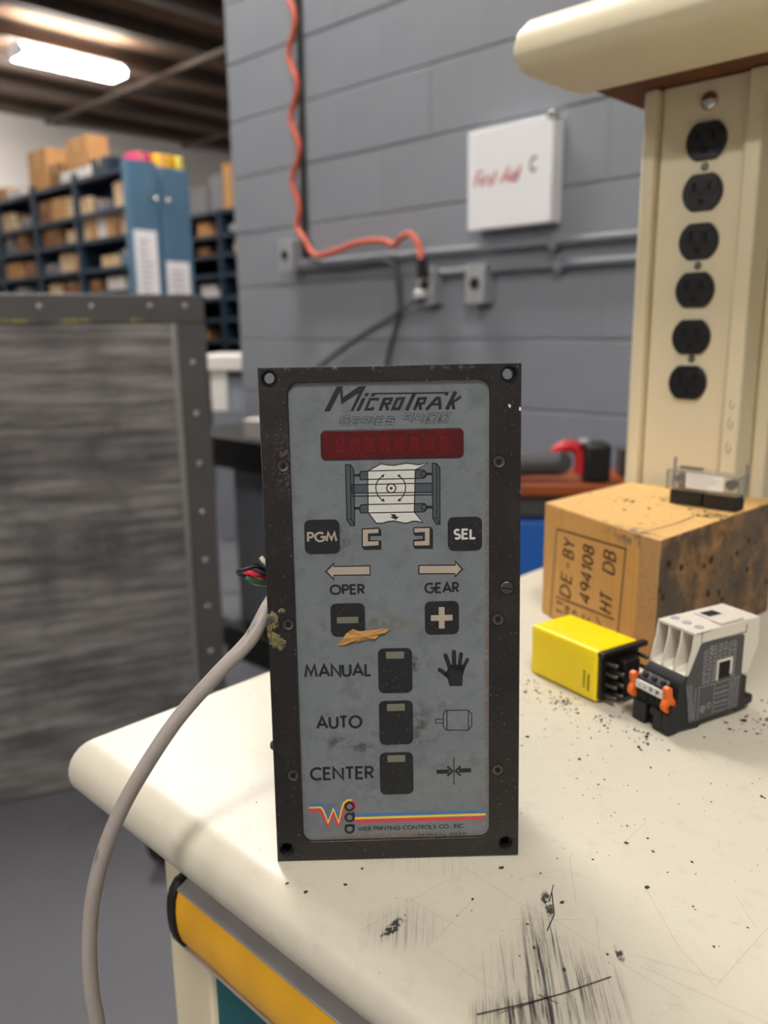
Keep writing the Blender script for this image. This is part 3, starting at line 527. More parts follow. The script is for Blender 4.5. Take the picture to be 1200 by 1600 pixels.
ART = [('logo_lettering','ink','p',[(-28.44,206.66),(-22.81,217.01),(-20.32,217.19),(-20.16,212.58),(-13.42,216.95),(-10.24,217.17),(-15.93,206.59),(-17.19,206.61),(-13.48,214.14),(-21.03,209.45),(-21.4,214.85),(-25.94,206.61)],0),('logo_lettering','ink','p',[(-10.65,214.09),(-9.06,214.12),(-9.72,212.72),(-11.25,212.7)],0),('logo_lettering','ink','p',[(-12.11,212.04),(-10.47,212.06),(-13.2,206.59),(-14.8,206.56)],0),('logo_lettering','ink','p',[(-7.7,214.15),(25.26,213.93),(24.51,212.48),(23.09,212.45),(23.55,213.23),(-6.12,213.44),(-6.88,212.67),(-8.41,212.64)],0),('logo_lettering','ink','s',[(-5.38,210.84),(-5.48,211.52),(-8.61,211.47),(-10.57,207.22),(-7.84,207.22),(-7.31,208.17)],1.16),('logo_lettering','ink','s',[(-4.61,206.54),(-2.35,211.69)],1.39),('logo_lettering','ink','s',[(-2.75,211.47),(0.49,211.52),(-0.4,209.45),(-3.53,209.34)],1.16),('logo_lettering','ink','s',[(-1.83,209.2),(-1.25,206.59)],1.39),('logo_lettering','ink','s',[(10.3,213.59),(6.84,206.43)],1.51),('logo_lettering','ink','s',[(10.2,206.48),(12.32,211.58)],1.39),('logo_lettering','ink','s',[(11.92,211.36),(15.11,211.47),(14.29,209.29),(11.26,209.12)],1.16),('logo_lettering','ink','s',[(12.52,209.15),(12.89,206.54)],1.39),('logo_lettering','ink','s',[(15.28,206.5),(19.83,211.38),(20.92,211.36),(21.33,206.61)],1.39),('logo_lettering','ink','s',[(17.99,208.71),(20.95,208.82)],1.04),('logo_lettering','ink','s',[(27.94,214.04),(24.07,206.44)],1.62),('logo_lettering','ink','s',[(25.35,209.47),(28.09,210.32),(30.27,211.97)],1.16),('logo_lettering','ink','s',[(26.55,209.79),(27.16,206.5)],1.39),('logo_lettering','ink','c',[(0.92,207.17),(2.99,211.47),(5.66,211.53),(3.66,207.23)],1.27),('roller_diagram','slate','p',[(-13.27,180.59),(-10.53,180.61),(-10.61,177.07),(-13.36,176.97),(-13.8,177.93),(-13.76,179.7)],0),('roller_diagram','slate','p',[(9.84,180.7),(13.95,180.69),(14.85,179.69),(14.83,177.92),(13.91,177.11),(9.79,177.04)],0),('roller_diagram','slate','p',[(-13.61,165.97),(-10.77,166.06),(-10.73,162.48),(-13.69,162.38),(-14.14,163.27),(-14.1,165.06)],0),('roller_diagram','slate','p',[(9.72,165.94),(13.99,165.97),(14.85,165.03),(14.83,163.23),(13.95,162.34),(9.8,162.27)],0),('roller_diagram','slate','p',[(-17.72,174.85),(-10.74,174.86),(-10.81,171.23),(-17.81,171.22)],0),('roller_diagram','slate','p',[(9.84,174.78),(17.55,174.78),(17.51,170.86),(9.79,170.87)],0),('roller_diagram','slate','p',[(-19.84,183.67),(-17.81,183.63),(-16.37,181.71),(-16.58,156.92),(-18.35,156.96),(-19.87,159.48)],0),('roller_diagram','slate','p',[(17.71,183.45),(19.47,183.41),(20.91,181.53),(20.82,156.7),(19.24,156.73),(17.68,159.37)],0),('roller_diagram','ink2','s',[(-10.53,180.61),(-13.27,180.59),(-13.76,179.7),(-13.8,177.93),(-13.36,176.97),(-10.61,177.07)],0.39),('roller_diagram','ink2','s',[(9.84,180.7),(13.95,180.69),(14.85,179.69),(14.83,177.92),(13.91,177.11),(9.79,177.04)],0.39),('roller_diagram','ink2','s',[(-10.77,166.06),(-13.61,165.97),(-14.1,165.06),(-14.14,163.27),(-13.69,162.38),(-10.73,162.48)],0.39),('roller_diagram','ink2','s',[(9.72,165.94),(13.99,165.97),(14.85,165.03),(14.83,163.23),(13.95,162.34),(9.8,162.27)],0.39),('roller_diagram','ink2','c',[(-19.84,183.67),(-17.81,183.63),(-16.37,181.71),(-16.58,156.92),(-18.35,156.96),(-19.87,159.48)],0.39),('roller_diagram','ink2','s',[(-17.81,183.63),(-18.01,159.76),(-16.77,157.25)],0.32),('roller_diagram','ink2','s',[(-19.87,159.48),(-18.01,159.76)],0.32),('roller_diagram','ink2','c',[(17.71,183.45),(19.47,183.41),(20.91,181.53),(20.82,156.7),(19.24,156.73),(17.68,159.37)],0.39),('roller_diagram','ink2','s',[(19.51,183.41),(19.46,159.33),(20.71,156.9)],0.32),('roller_diagram','ink2','s',[(17.68,159.37),(19.46,159.33)],0.32),('roller_diagram','ink2','s',[(-16.25,178.96),(-13.7,178.99)],0.79),('roller_diagram','ink2','s',[(-16.59,164.52),(-13.95,164.54)],0.95),('roller_diagram','ink2','s',[(14.72,178.91),(17.59,178.92)],0.87),('roller_diagram','ink2','s',[(14.68,164.32),(17.45,164.34)],0.95),('roller_diagram','ink2','s',[(-17.71,174.93),(-10.66,174.86)],0.39),('roller_diagram','ink2','s',[(9.76,174.83),(17.55,174.82)],0.39),('roller_diagram','ink2','s',[(-17.81,171.22),(-10.74,171.22)],0.39),('roller_diagram','ink2','s',[(9.71,170.91),(17.51,170.86)],0.39),('roller_diagram','ink2','s',[(-17.45,169.82),(-10.77,169.8)],0.39),('roller_diagram','ink2','s',[(9.7,169.76),(17.5,169.75)],0.39),('roller_diagram','ink2','o',[(13.94,178.92)],(1.18,0.39)),('roller_diagram','ink2','o',[(13.89,164.33)],(1.18,0.39)),('roller_diagram','web','p',[(-10.34,180.61),(-4.6,183.71),(-1.87,183.18),(1.25,182.92),(4.0,183.37),(6.74,183.79),(9.48,183.34),(11.83,182.98),(15.75,183.68),(10.23,180.77),(9.6,162.35),(13.3,157.54),(11.52,158.11),(9.15,158.36),(5.97,157.43),(3.6,157.88),(0.85,158.62),(-1.92,158.4),(-4.31,157.77),(-7.08,157.72),(-10.53,162.59)],0),('roller_diagram','ink3','c',[(-10.34,180.61),(-4.6,183.71),(-1.87,183.18),(1.25,182.92),(4.0,183.37),(6.74,183.79),(9.48,183.34),(11.83,182.98),(15.75,183.68),(10.23,180.77),(9.6,162.35),(13.3,157.54),(11.52,158.11),(9.15,158.36),(5.97,157.43),(3.6,157.88),(0.85,158.62),(-1.92,158.4),(-4.31,157.77),(-7.08,157.72),(-10.53,162.59)],0.35),('roller_diagram','ink3','s',[(-10.34,180.69),(10.15,180.85)],0.35),('roller_diagram','ink3','s',[(-10.53,177.07),(9.87,177.04)],0.35),('roller_diagram','ink3','s',[(-10.66,174.86),(9.84,174.9)],0.35),('roller_diagram','ink3','s',[(-10.74,171.14),(9.79,170.94)],0.35),('roller_diagram','ink3','s',[(-10.77,169.8),(9.77,169.75)],0.35),('roller_diagram','ink3','s',[(-10.65,166.06),(9.84,166.05)],0.35),('roller_diagram','ink3','s',[(-10.53,162.39),(9.92,162.34)],0.35),('roller_diagram','ink3','o',[(-0.29,172.98)],(1.97,0.43)),('roller_diagram','ink3','o',[(-0.29,172.98)],(0.28,0.55)),('roller_diagram','ink3','s',[(-3.92,178.31),(-5.51,177.16),(-6.64,175.41),(-7.0,173.44),(-6.73,171.26),(-5.67,169.25),(-4.12,167.75)],0.35),('roller_diagram','ink3','s',[(3.21,178.28),(4.69,177.06),(5.72,175.23),(6.01,173.36),(5.66,171.19),(4.65,169.23),(3.28,167.67)],0.35),('roller_diagram','ink3','p',[(-3.01,179.08),(-4.62,178.84),(-3.66,177.63)],0),('roller_diagram','ink3','p',[(-3.15,167.13),(-4.91,167.45),(-3.71,168.69)],0),('roller_diagram','ink3','p',[(2.44,178.96),(4.01,178.73),(3.01,177.57)],0),('roller_diagram','ink3','p',[(2.37,167.17),(4.14,167.33),(2.98,168.67)],0),('roller_diagram','ink3','p',[(-0.88,161.58),(1.29,161.53),(1.87,160.44),(2.93,160.42),(1.57,159.09),(-1.3,160.35),(0.09,160.48)],0),('bracket_symbol','ink','p',[(-13.56,155.54),(-5.88,155.86),(-4.93,154.42),(-4.98,152.01),(-9.8,152.05),(-9.84,150.27),(-5.01,150.02),(-5.09,145.88),(-12.73,145.91),(-13.75,147.36)],0),('bracket_symbol','tan','p',[(-13.02,155.03),(-6.17,155.23),(-6.21,153.39),(-10.82,153.28),(-10.9,149.72),(-6.28,149.69),(-6.31,147.91),(-13.18,147.64)],0),('bracket_symbol+','ink','p',[(9.0,155.6),(16.63,155.64),(17.73,154.34),(17.65,145.72),(9.71,145.9),(8.89,147.21),(8.93,150.06),(13.14,150.32),(13.15,151.74),(9.79,151.68),(8.96,152.9)],0),('bracket_symbol+','tan','p',[(9.55,155.09),(16.2,155.08),(16.12,147.4),(9.45,147.41),(9.48,149.26),(14.11,149.37),(14.15,153.36),(9.53,153.25)],0),('arrow_symbol','ink','p',[(-30.15,136.64),(-25.96,140.85),(-26.01,139.06),(-9.93,139.04),(-10.03,134.37),(-26.14,134.6),(-26.2,132.44)],0),('arrow_symbol','tan','p',[(-29.24,136.69),(-26.35,139.43),(-26.38,138.57),(-10.44,138.48),(-10.51,134.96),(-26.47,135.12),(-26.51,133.68)],0),('arrow_symbol+','ink','p',[(30.98,136.29),(27.26,140.55),(27.25,138.54),(11.03,138.7),(10.98,134.38),(27.08,134.07),(27.07,132.41)],0),('arrow_symbol+','tan','p',[(30.06,136.38),(27.6,139.25),(27.6,137.95),(11.59,138.18),(11.55,134.94),(27.44,134.64),(27.43,133.63)],0),('hand_symbol','ink','p',[(24.49,82.4),(30.25,82.34),(30.57,86.98),(31.45,90.11),(30.38,92.38),(25.2,92.52),(23.54,90.09),(22.36,88.32),(23.64,85.81)],0),('hand_symbol','ink','r',[(20.09,90.27),(23.52,87.39)],1.88),('hand_symbol','ink','r',[(22.77,96.83),(24.84,90.73)],2.0),('hand_symbol','ink','r',[(26.57,98.39),(26.7,90.68)],2.0),('hand_symbol','ink','r',[(29.79,97.32),(28.86,90.62)],1.83),('hand_symbol','ink','r',[(32.63,94.65),(30.28,89.91)],1.67),('motor_symbol','ink','c',[(22.8,70.95),(32.9,70.81),(34.55,68.93),(34.54,63.2),(32.87,61.18),(23.04,61.45),(21.53,63.33),(21.57,69.29)],0.46),('motor_symbol','ink','s',[(23.24,70.84),(23.17,61.54)],0.46),('motor_symbol','ink','s',[(32.99,70.67),(32.96,61.27)],0.46),('motor_symbol','ink','s',[(21.46,66.78),(18.07,66.87),(18.05,64.94),(21.45,65.03)],0.42),('centering_symbol','ink','s',[(26.24,48.41),(26.25,34.71)],0.5),('centering_symbol','ink','s',[(18.28,41.41),(24.0,41.43)],2.08),('centering_symbol','ink','s',[(23.23,43.98),(25.5,41.53),(23.19,39.12)],1.0),('centering_symbol','ink','s',[(34.14,41.74),(28.5,41.72)],2.08),('centering_symbol','ink','s',[(29.3,43.89),(27.09,41.62),(29.28,39.22)],1.0),('stripe_logo','blue','s',[(-40.72,26.88),(-35.21,27.18),(-33.57,25.32),(-31.96,20.14),(-29.37,25.98),(-27.09,20.39),(-25.46,26.42)],1.18),('stripe_logo','blue','s',[(-19.7,21.35),(40.83,21.33)],1.25),('stripe_logo','red','s',[(-41.17,24.21),(-35.81,24.21),(-34.41,21.96),(-32.21,16.66),(-29.6,22.84),(-27.34,16.67),(-25.25,23.1),(-24.44,26.07),(-23.44,27.77),(-21.95,28.52),(-19.99,27.51),(-19.3,25.52),(-19.94,23.57)],1.53),('stripe_logo','red','s',[(-20.0,18.11),(40.09,18.02)],1.67),('stripe_logo','yellow','s',[(-40.76,25.54),(-35.25,25.61),(-34.06,23.76),(-32.17,17.93),(-29.55,24.65),(-27.3,17.94),(-25.49,25.08),(-24.7,27.34),(-23.05,28.71),(-20.99,28.8)],0.76),('stripe_logo','yellow','s',[(-19.96,19.7),(40.83,19.82)],1.04),('stripe_logo','ink3','o',[(-22.02,25.61)],(1.88,0.9)),('stripe_logo','ink3','o',[(-22.16,20.24)],(1.88,0.9)),('stripe_logo','ink3','o',[(-22.3,14.53)],(1.88,0.9)),('stripe_logo','ink3','p',[(-20.99,22.65),(-19.73,22.93),(-19.8,20.17),(-20.32,20.18)],0),('stripe_logo','ink3','p',[(-24.38,16.74),(-19.88,16.76),(-19.94,14.54),(-20.72,15.68),(-23.75,15.77),(-24.44,14.52)],0)]  # outlines traced in image pixels, then projected onto the panel face as millimetres
ML = ['ink', 'ink2', 'ink3', 'slate', 'web', 'tan', 'blue', 'red', 'yellow']
groups = {}
for nm, ma, kd, d, w in ART: groups.setdefault(nm, []).append((ma, kd, d, w))
for nm, its in groups.items():
    mb = MB(); used = sorted({i[0] for i in its}); y = YF-.01; last = None
    for ma, kd, d, w in its:
        k = used.index(ma); y -= .02*(ma != last); last = ma; w = tuple(q*1.3 if j else q for j, q in enumerate(w)) if kd == 'o' else w*(1.35 if ma in ('ink2', 'ink3') else 1)
        if kd == 'p': flat(mb, d, y, k)
        elif kd in 'sc': rib(mb, d, w, y, kd == 'c', k)
        elif kd == 'r': flat(mb, capsule(d[0], d[1], w), y, k)
        elif kd == 'o': rib(mb, [(d[0][0]+w[0]*cos(2*pi*i/24), d[0][1]+w[0]*sin(2*pi*i/24)) for i in range(24)], w[1], y, True, k)
    mm(mb, nm.replace('+', ''), used)
for s_, x, z, w, h_, st in [('OPER', -20.52, 128.3, 15.7, 4.9, 1.0), ('GEAR', 21.37, 128.09, 15.58, 5.1, 1.0), ('MANUAL', -25.61, 91.09, 30.6, 6.4, 1.18), ('AUTO', -25.74, 66.62, 21.1, 6.4, 1.18), ('CENTER', -25.12, 41.99, 29.5, 6.6, 1.18)]:
    mm(text(MB(), s_, x, z, w, h_, st, YF-.04, gap=.24), 'lettering', 'ink')
mm(text(MB(), 'WEB PRINTING CONTROLS CO., INC.', 6.4, 14.36, 49.6, 2.2, .42, YF-.04, gap=.22), 'lettering', 'ink3')
mm(text(MB(), 'PATENT No. 4901F81', 20.9, 10.5, 22.4, 1.35, .24, YF-.04, gap=.4), 'lettering', 'ink3')
for s_, x, z, w, h_, sm_ in (('SERIES', -10.0, 202.6, 24.2, 4.5, .82), ('9400', 15.3, 203.0, 20.4, 4.9, None)):
    mb = MB(); text(mb, s_, x, z, w, h_, 1.12, YF-.04, .42, .26, GS, small=sm_); text(mb, s_, x, z, w-.4, h_-.4, .66, YF-.055, .42, .285, GS, small=sm_, mi=1)
    mm(mb, 'lettering', ['ink', 'plate_flat'])
# display window with ghosted digits
dp = plate('display_window', [rrect(.5, 192.1, 61, 12.2, 2.0)], .35, 'display_red', cp, .08, S @ Matrix.Translation((0, YF-.3, 0)))
plate('display_rim', [rrect(.5, 192.1, 61.7, 12.9, 2.3), rrect(.5, 192.1, 61, 12.2, 2.0)], .3, 'ink', cp, 0, S @ Matrix.Translation((0, YF-.2, 0)))
for i in range(8):
    x = -22+i*6.4; mb = MB()
    for q in ([(-1.5, -2.6), (-1.5, 2.6), (1.5, 2.6), (1.5, -2.6), (-1.5, -2.6)], [(-1.5, 0), (1.5, 0)], [(-1.2, -2.3), (1.2, 2.3)], [(-1.2, 2.3), (1.2, -2.3)]): rib(mb, [(x+a, 192+b) for a, b in q], .42, YF-.315)
    mm(mb, 'digit', 'digit_red', dp)
# keys
KEY = {'pgm': (-30.9, 152.3, 15.4, 15.2), 'sel': (31.7, 152.2, 15.1, 15.1), 'minus': (-20.6, 114.5, 15.3, 15.2), 'plus': (21.3, 114.4, 15.2, 15.3), 'manual': (.1, 90.4, 15.3, 21.0), 'auto': (.1, 65.8, 15.4, 20.9), 'center': (-.1, 41.3, 15.4, 20.4)}
kb = {}
for k, (x, z, w, h_) in KEY.items(): kb[k] = plate('button', [rrect(x, z, w, h_, 2.6)], .3, 'button_black', cp, .08, S @ Matrix.Translation((0, YF-.25, 0)))
YB = YF-.27
mm(text(MB(), 'PGM', -30.9, 152.2, 13.2, 4.7, .9, YB, gap=.22), 'lettering', 'tan', kb['pgm'])
mm(text(MB(), 'SEL', 31.7, 152.1, 10.1, 4.9, .95, YB, gap=.26), 'lettering', 'web', kb['sel'])
mm(flat(MB(), rrect(-20.7, 114.4, 9.5, 2.9, .1, 1), YB), 'minus_sign', 'led_grey', kb['minus'])
mm(flat(flat(MB(), rrect(21.2, 114.4, 9.7, 2.65, .1, 1), YB), rrect(21.2, 114.4, 2.6, 9.9, .1, 1), YB-.002), 'plus_sign', 'tan', kb['plus'])
for k, (x, z) in {'manual': (.1, 97.7), 'auto': (.1, 73.1), 'center': (-.1, 48.5)}.items():
    mm(flat(MB(), rrect(x, z, 8.1, 3.3, .15, 1), YB), 'indicator_window', 'led_grey', kb[k])
for x, z in [(-46.7, 183.9), (46.4, 183.7), (-47.0, 113.4), (46.2, 113.4), (-47.3, 42.2), (46.2, 42.2)]:
    o = mm(MB().lathe([(1.15, -1.6), (1.25, -.25), (1.9, -.2), (2.5, .05), (2.6, -.2), (2.6, -.6)][::-1]+[(1.15, -1.6)], (x, -.35, z), (0, -1, 0), 20), 'hex_screw', 'dark_screw', smooth=True)
    mm(MB().cyl((x, -.30, z), (x, -.36, z), 1.2, n=6), 'socket', 'void', o)
    mm(MB().lathe([(2.62, 0), (3.1, 0)], (x, -.05, z), (0, -1, 0), 24, caps=False), 'countersink', 'void', o)
o = mm(MB().lathe([(0, .5), (2.5, .45), (2.9, .1), (2.9, -.4)], (50.1, -.1, 127.7), (0, -1, 0), 24), 'slotted_screw', 'dark_screw', smooth=True)
mm(MB().add([(50.1+a, y_, 127.7+b) for y_ in (-.66,) for a, b in ((-2.5, -.1), (2.5, -.8), (2.6, -.2), (-2.4, .5))], [(0, 1, 2, 3)]), 'slot', 'void', o)
mm(MB().lathe([(2.95, 0), (3.5, 0)], (50.1, -.06, 127.7), (0, -1, 0), 24, caps=False), 'recess', 'void', o)
for x, z in holes: plate('hole_bush', [circ(x, z, 3.2), circ(x-.2, z+.1, 2.25)], 3.6, 'black_gloss', cp, 0, S @ Matrix.Translation((0, 2.4, 0)))
for x, z in holes: mm(MB().lathe([(3.2, .05), (3.9, .02)], (x, 0, z), (0, -1, 0), 24, caps=False), 'hole_rim', 'black_gloss')
# torn scrap of brown tape, standing a little off the face
tp = [(-26.3, 102.6), (-23, 106.2), (-21.5, 108.3), (-18.4, 110.5), (-17, 109.7), (-15.5, 109.3), (-12, 109.6), (-8.6, 109.7), (-5, 110.3), (-1.8, 110), (-4, 108.3), (-6, 107.6), (-8.7, 105.6), (-12, 105.1), (-16.1, 104.6), (-19, 104.4), (-22, 103.4)]
mb = MB(); cx_, cz_ = -14, 107
mb.add([(cx_, YF-1.5, cz_)]+[(a, YF-.12-.9*abs(sin(i*1.7)), b) for i, (a, b) in enumerate(tp)], [(0, i+1, (i+1) % len(tp)+1) for i in range(len(tp))])
mm(mb, 'torn_tape', 'tape_tan')
bb = bmesh.new()
for cx2, cz2, rx, rz, ry in ((-53.6, 115.5, 2.6, 3.8, .9), (-53.2, 106.5, 2.8, 3.6, .8), (-55.3, 111, 1.0, 5.5, 1.2), (-50.6, 104.5, 2.4, 2.6, .4), (-49.5, 119.5, 1.6, 1.3, .4)):
    q = bmesh.ops.create_icosphere(bb, subdivisions=3, radius=1)['verts']
    for v_ in q:
        n_ = v_.co.copy(); k = 1+.45*(random.random()-.5); v_.co = V((cx2+n_.x*rx*k, n_.y*ry*k, cz2+n_.z*rz*k))*.001
me = bpy.data.meshes.new('glue_residue'); bb.to_mesh(me); bb.free(); me.materials.append(M['glue']); o = bpy.data.objects.new('glue_residue', me); COL.objects.link(o); o.parent = cp
mb = MB()
for x, z, r_ in ((51, 207.5, .6), (55.4, 206.2, .7), (50.6, 208, .35)): flat(mb, [(x+r_*a, z+r_*1.5*b) for a, b in ((-.7, -.6), (.6, -.8), (.8, .5), (-.4, .9))], -.03)
mm(mb, 'paint_chip', 'chip_white')
# cable out of the back of the panel and its loose conductors
CP_ = [(-.2700, .268, -.108), (-.2984, .2373, -.1198), (-.2842, .2174, -.1227), (-.2818, .2049, -.1338), (-.2856, .1887, -.1467), (-.2925, .1725, -.1637), (-.2982, .158, -.1836), (-.303, .1477, -.2018), (-.3056, .1397, -.2198), (-.3069, .1334, -.2406), (-.3065, .1299, -.2623), (-.3047, .1284, -.2824), (-.3029, .1286, -.2963), (-.297, .127, -.345), (-.29, .118, -.45), (-.285, .11, -.62), (-.30, .09, -.85), (-.34, .06, -1.05), (-.40, .02, -1.128), (-.52, -.08, -1.1362), (-.7, -.2, -1.1362)]
cb = thing('cable', 'grey sheathed cable hanging from behind the panel past the bench edge', 'cable', (-.303, .1286, CZ-.2963))
CL = (-.303, .1286, CZ-.2963)
pts = spline([(a, b, CZ+c) for a, b, c in CP_[1:]], 8)
MB().tube(pts, .00335, 14).build('sheath', 'cable_grey', cb, 0, 2, True, CL)
def wire(ma, q, r=.0009): MB().tube(spline([(a, b, CZ+c) for a, b, c in q], 6), r, 8).build('conductor', ma, cb, 0, 2, True, CL)
st = (-.2960, .2400, -.1185)
wire('black_wire', [st, (-.298, .2267, -.1103), (-.2969, .2216, -.1068), (-.2976, .2166, -.1067), (-.3004, .2135, -.1078), (-.2986, .2146, -.1095), (-.2975, .220, -.1099), (-.293, .2290, -.1110)], .0008)
wire('red_wire', [st, (-.2970, .2256, -.1125), (-.2955, .2200, -.1100), (-.2970, .2175, -.1085), (-.2990, .2165, -.1092)], .0013)
wire('green_wire', [st, (-.2965, .2260, -.1155), (-.2950, .2205, -.1137), (-.2955, .2170, -.1118), (-.2972, .2160, -.1105)], .0013)
wire('white_wire', [st, (-.297, .2310, -.1090), (-.2975, .2275, -.1060), (-.2995, .2265, -.1035)], .0012)
wire('black_wire', [st, (-.2975, .2290, -.1110), (-.2975, .2240, -.1075), (-.2990, .2220, -.1055)], .0011)
wire('blue_wire', [(-.2975, .2365, -.1200), (-.2900, .2262, -.1190), (-.2850, .2200, -.1165)], .0012)
# ================================================================== PARTS ON THE BENCH
bk = thing('wood_block', 'sawn timber pallet block with a branded stamp, standing behind the yellow relay', 'block', (-.370, .578, TZ+.0003), R(-24.0))
ca, sa = cos(R(24)), sin(R(24))
def bl_(x, y): dx, dy = x+.370, y-.578; return (dx*ca-dy*sa, dx*sa+dy*ca)
tpz = .0974
A_, B_, C_, D_, E_ = (0, 0), (.1215, 0), (.1415, .0008), bl_(-.2285, .7115), bl_(-.3615, .7065)
mb = MB(); pl_ = [A_, B_, C_, D_, E_]
mb.add([(a, b, 0) for a, b in pl_]+[(a, b, tpz) for a, b in pl_], [(4, 3, 2, 1, 0)], 0); 
mb.f += [(5, 6, 7, 8, 9)]; mb.mi += [1]
for i, q in enumerate((0, 2, 3, 0, 0)): mb.f.append((i, (i+1) % 5, 5+(i+1) % 5, 5+i)); mb.mi.append(q)
mb.build('timber', ['wood_face', 'wood_top_face', 'wood_chamfer', 'wood_soiled'], bk, .0012, 2)
sm_ = MB(); yS = -.00025
def sp(p_): return (p_[0]*.001, p_[1]*.001)
for q, w, c in (([(19, 78.5), (106.5, 83), (101.6, 1), (13.5, -1)], .0012, False), ([(13.5, 0), (19, 78.5)], .0010, False), ([(20.7, 20.7), (97.7, 25.9)], .0012, False)): rib(sm_, [sp(a) for a in q if a[1] > .5 or True], w, yS, c)
def vtext(s_, x0, z0, z1, h_, st, gap=.3, lean=R(-3.2)):
    k = MB(); text(k, s_, 0, 0, (z1-z0)*.001, h_*.001, st*.001, 0, 0, gap)
    for a, b, c in k.v: pass
    ang = pi/2+lean; cx, cz = x0*.001, (z0+z1)/2*.001
    sm_.add([(cx+a*cos(ang)-c*sin(ang), yS, cz+a*sin(ang)+c*cos(ang)) for a, b, c in k.v], k.f)
vtext('DE', 34.3, 24.5, 45.0, 15.5, 1.75, .35); vtext('-', 35.5, 48.5, 54.5, 14, 1.6); vtext('BY', 36.5, 58.0, 74.5, 15.5, 1.75, .3)
vtext('494108', 61.5, 27.5, 75.5, 14.5, 1.85, .26); vtext('HT', 87.0, 28.5, 44, 15, 1.75, .3); vtext('DB', 88.5, 59.5, 77.5, 15, 1.75, .3)
vtext('11', 27, 7, 18, 10, 1.2, .5); vtext('9', 38, 10, 17.5, 7.5, 1.2); vtext('P', 50, 8, 17, 10, 1.2); vtext('C', 63, 7.5, 17.5, 9, 1.2); rib(sm_, [(.0755, .0215), (.083, .0140)], .0011, yS)
sm_.build('stamp_lettering', 'stamp_ink', bk)
rib_ = MB(); v_, f_ = ribbon([(.119, .001), (.1123, .0269), (.1061, .0471), (.094, .073)], .0012); rib_.add([(a.x, a.y, tpz+.0002) for a in v_], f_); rib_.build('crack', 'stamp_ink', bk)
mb = MB()
for i in range(26):
    u = random.random(); x = C_[0]+(D_[0]-C_[0])*u; y = C_[1]+(D_[1]-C_[1])*u; z = random.uniform(.012, .088); r_ = random.uniform(.001, .004)
    t_ = V((D_[0]-C_[0], D_[1]-C_[1], 0)).normalized(); nn = V((t_.y, -t_.x, 0)); c_ = V((x, y, z))+nn*.0003
    mb.add([c_+t_*(r_*cos(a)*random.uniform(.6, 1.3))+V((0, 0, 1))*(r_*sin(a)*random.uniform(.5, 1.2)) for a in [2*pi*k/7 for k in range(7)]], [tuple(range(7))])
mb.build('chip_mark', 'stamp_ink', bk, kind='stuff')
# fuse block with a clear lid on the timber block
fb = thing('fuse_block', 'black fuse block with clear plastic lid lying on top of timber block', 'fuse block', (-.2904, .6403, TZ+tpz+.0006), R(-.82))
MB().box(0, .0265, 0, .016, 0, .0118).box(.0282, .0545, 0, .016, 0, .0118).box(.0265, .0282, .002, .016, 0, .009).build('base', 'black', fb, .0006, 2, True)
MB().box(-.0006, .0195, .0162, .0182, .001, .029).build('back_wall', 'black', fb, .0005, 2, True)
cl_ = MB().box(-.003, .0562, -.0016, -.0004, .0122, .028).box(-.003, .0562, .0145, .0157, .0122, .028).box(-.003, .0562, -.0004, .0145, .0270, .028).box(-.003, -.0018, -.0004, .0145, .0122, .0269).box(.055, .0562, -.0004, .0145, .0122, .0269)
cl_.build('clear_lid', 'clear_plastic', fb)
MB().box(.0137, .0442, -.0019, -.0017, .0150, .0272).build('paper_label', 'white_tag', fb)
mb = MB()
for i in range(4): mb.box(.0155, .030+random.uniform(0, .011), -.0021, -.00195, .0172+i*.0026, .0178+i*.0026)
mb.build('label_print', 'label_print', fb)
for x in (.0076, .0483): o = MB().lathe([(0, .0035), (.003, .0032), (.0042, .002), (.0042, -.004)], (x, .004, .0206), (0, -1, 0)).build('terminal_screw', 'screw_metal', fb, 0, 2, True)
for x in (-.0002, .0580): MB().box(x-.0011, x+.0011, .006, .0072, .010, .0378).build('blade_terminal', 'bright_steel', fb, .0003)
# yellow plug-in relay
yr = thing('relay', 'bright yellow plug-in relay lying on its side, black pins facing right', 'relay', (-.30493, .46401, TZ+.0006), R(-13.3))
MB().prism(rrect(.02, .0181, .0395, .036, .003, 5), 0, .0605, 'x').build('cover', 'relay_yellow', yr, .0012, 2, True)
MB().prism(rrect(.02, .0183, .0360, .0325, .002, 4), .0606, .0632, 'x').prism(rrect(.0225, .0338, .043, .0035, .001, 3), .0606, .0655, 'x').build('base', 'relay_black', yr, .0006, 2, True)
MB().box(.0632, .0715, .015, .030, .003, .029).build('centre_post', 'relay_black', yr, .001, 2, True)
for j, y in enumerate((.0065, .0125, .0345)):
    for i in range(4 if j != 1 else 3): MB().box(.0632, .0735, y-.0012, y+.0012, .0048+i*.0074, .0074+i*.0074).build('pin', 'pin_metal', yr, .0006, 1)
MB().prism(rrect(.02, .0181, .030, .027, .006, 4), -.0032, -.0002, 'x').build('knob_end', 'relay_black', yr, .001, 2, True)
mb = MB(); flat(mb, [(.0545, .007), (.0555, .007), (.0555, .0185), (.0545, .0185)], -.0004)
for i in range(6): flat(mb, [(.0505, .0082+i*.0021), (.0518+.0004*(i % 2), .0082+i*.0021), (.0518, .0094+i*.0021), (.0505, .0094+i*.0021)], -.0004)
mb.build('side_print', 'print_black', yr)
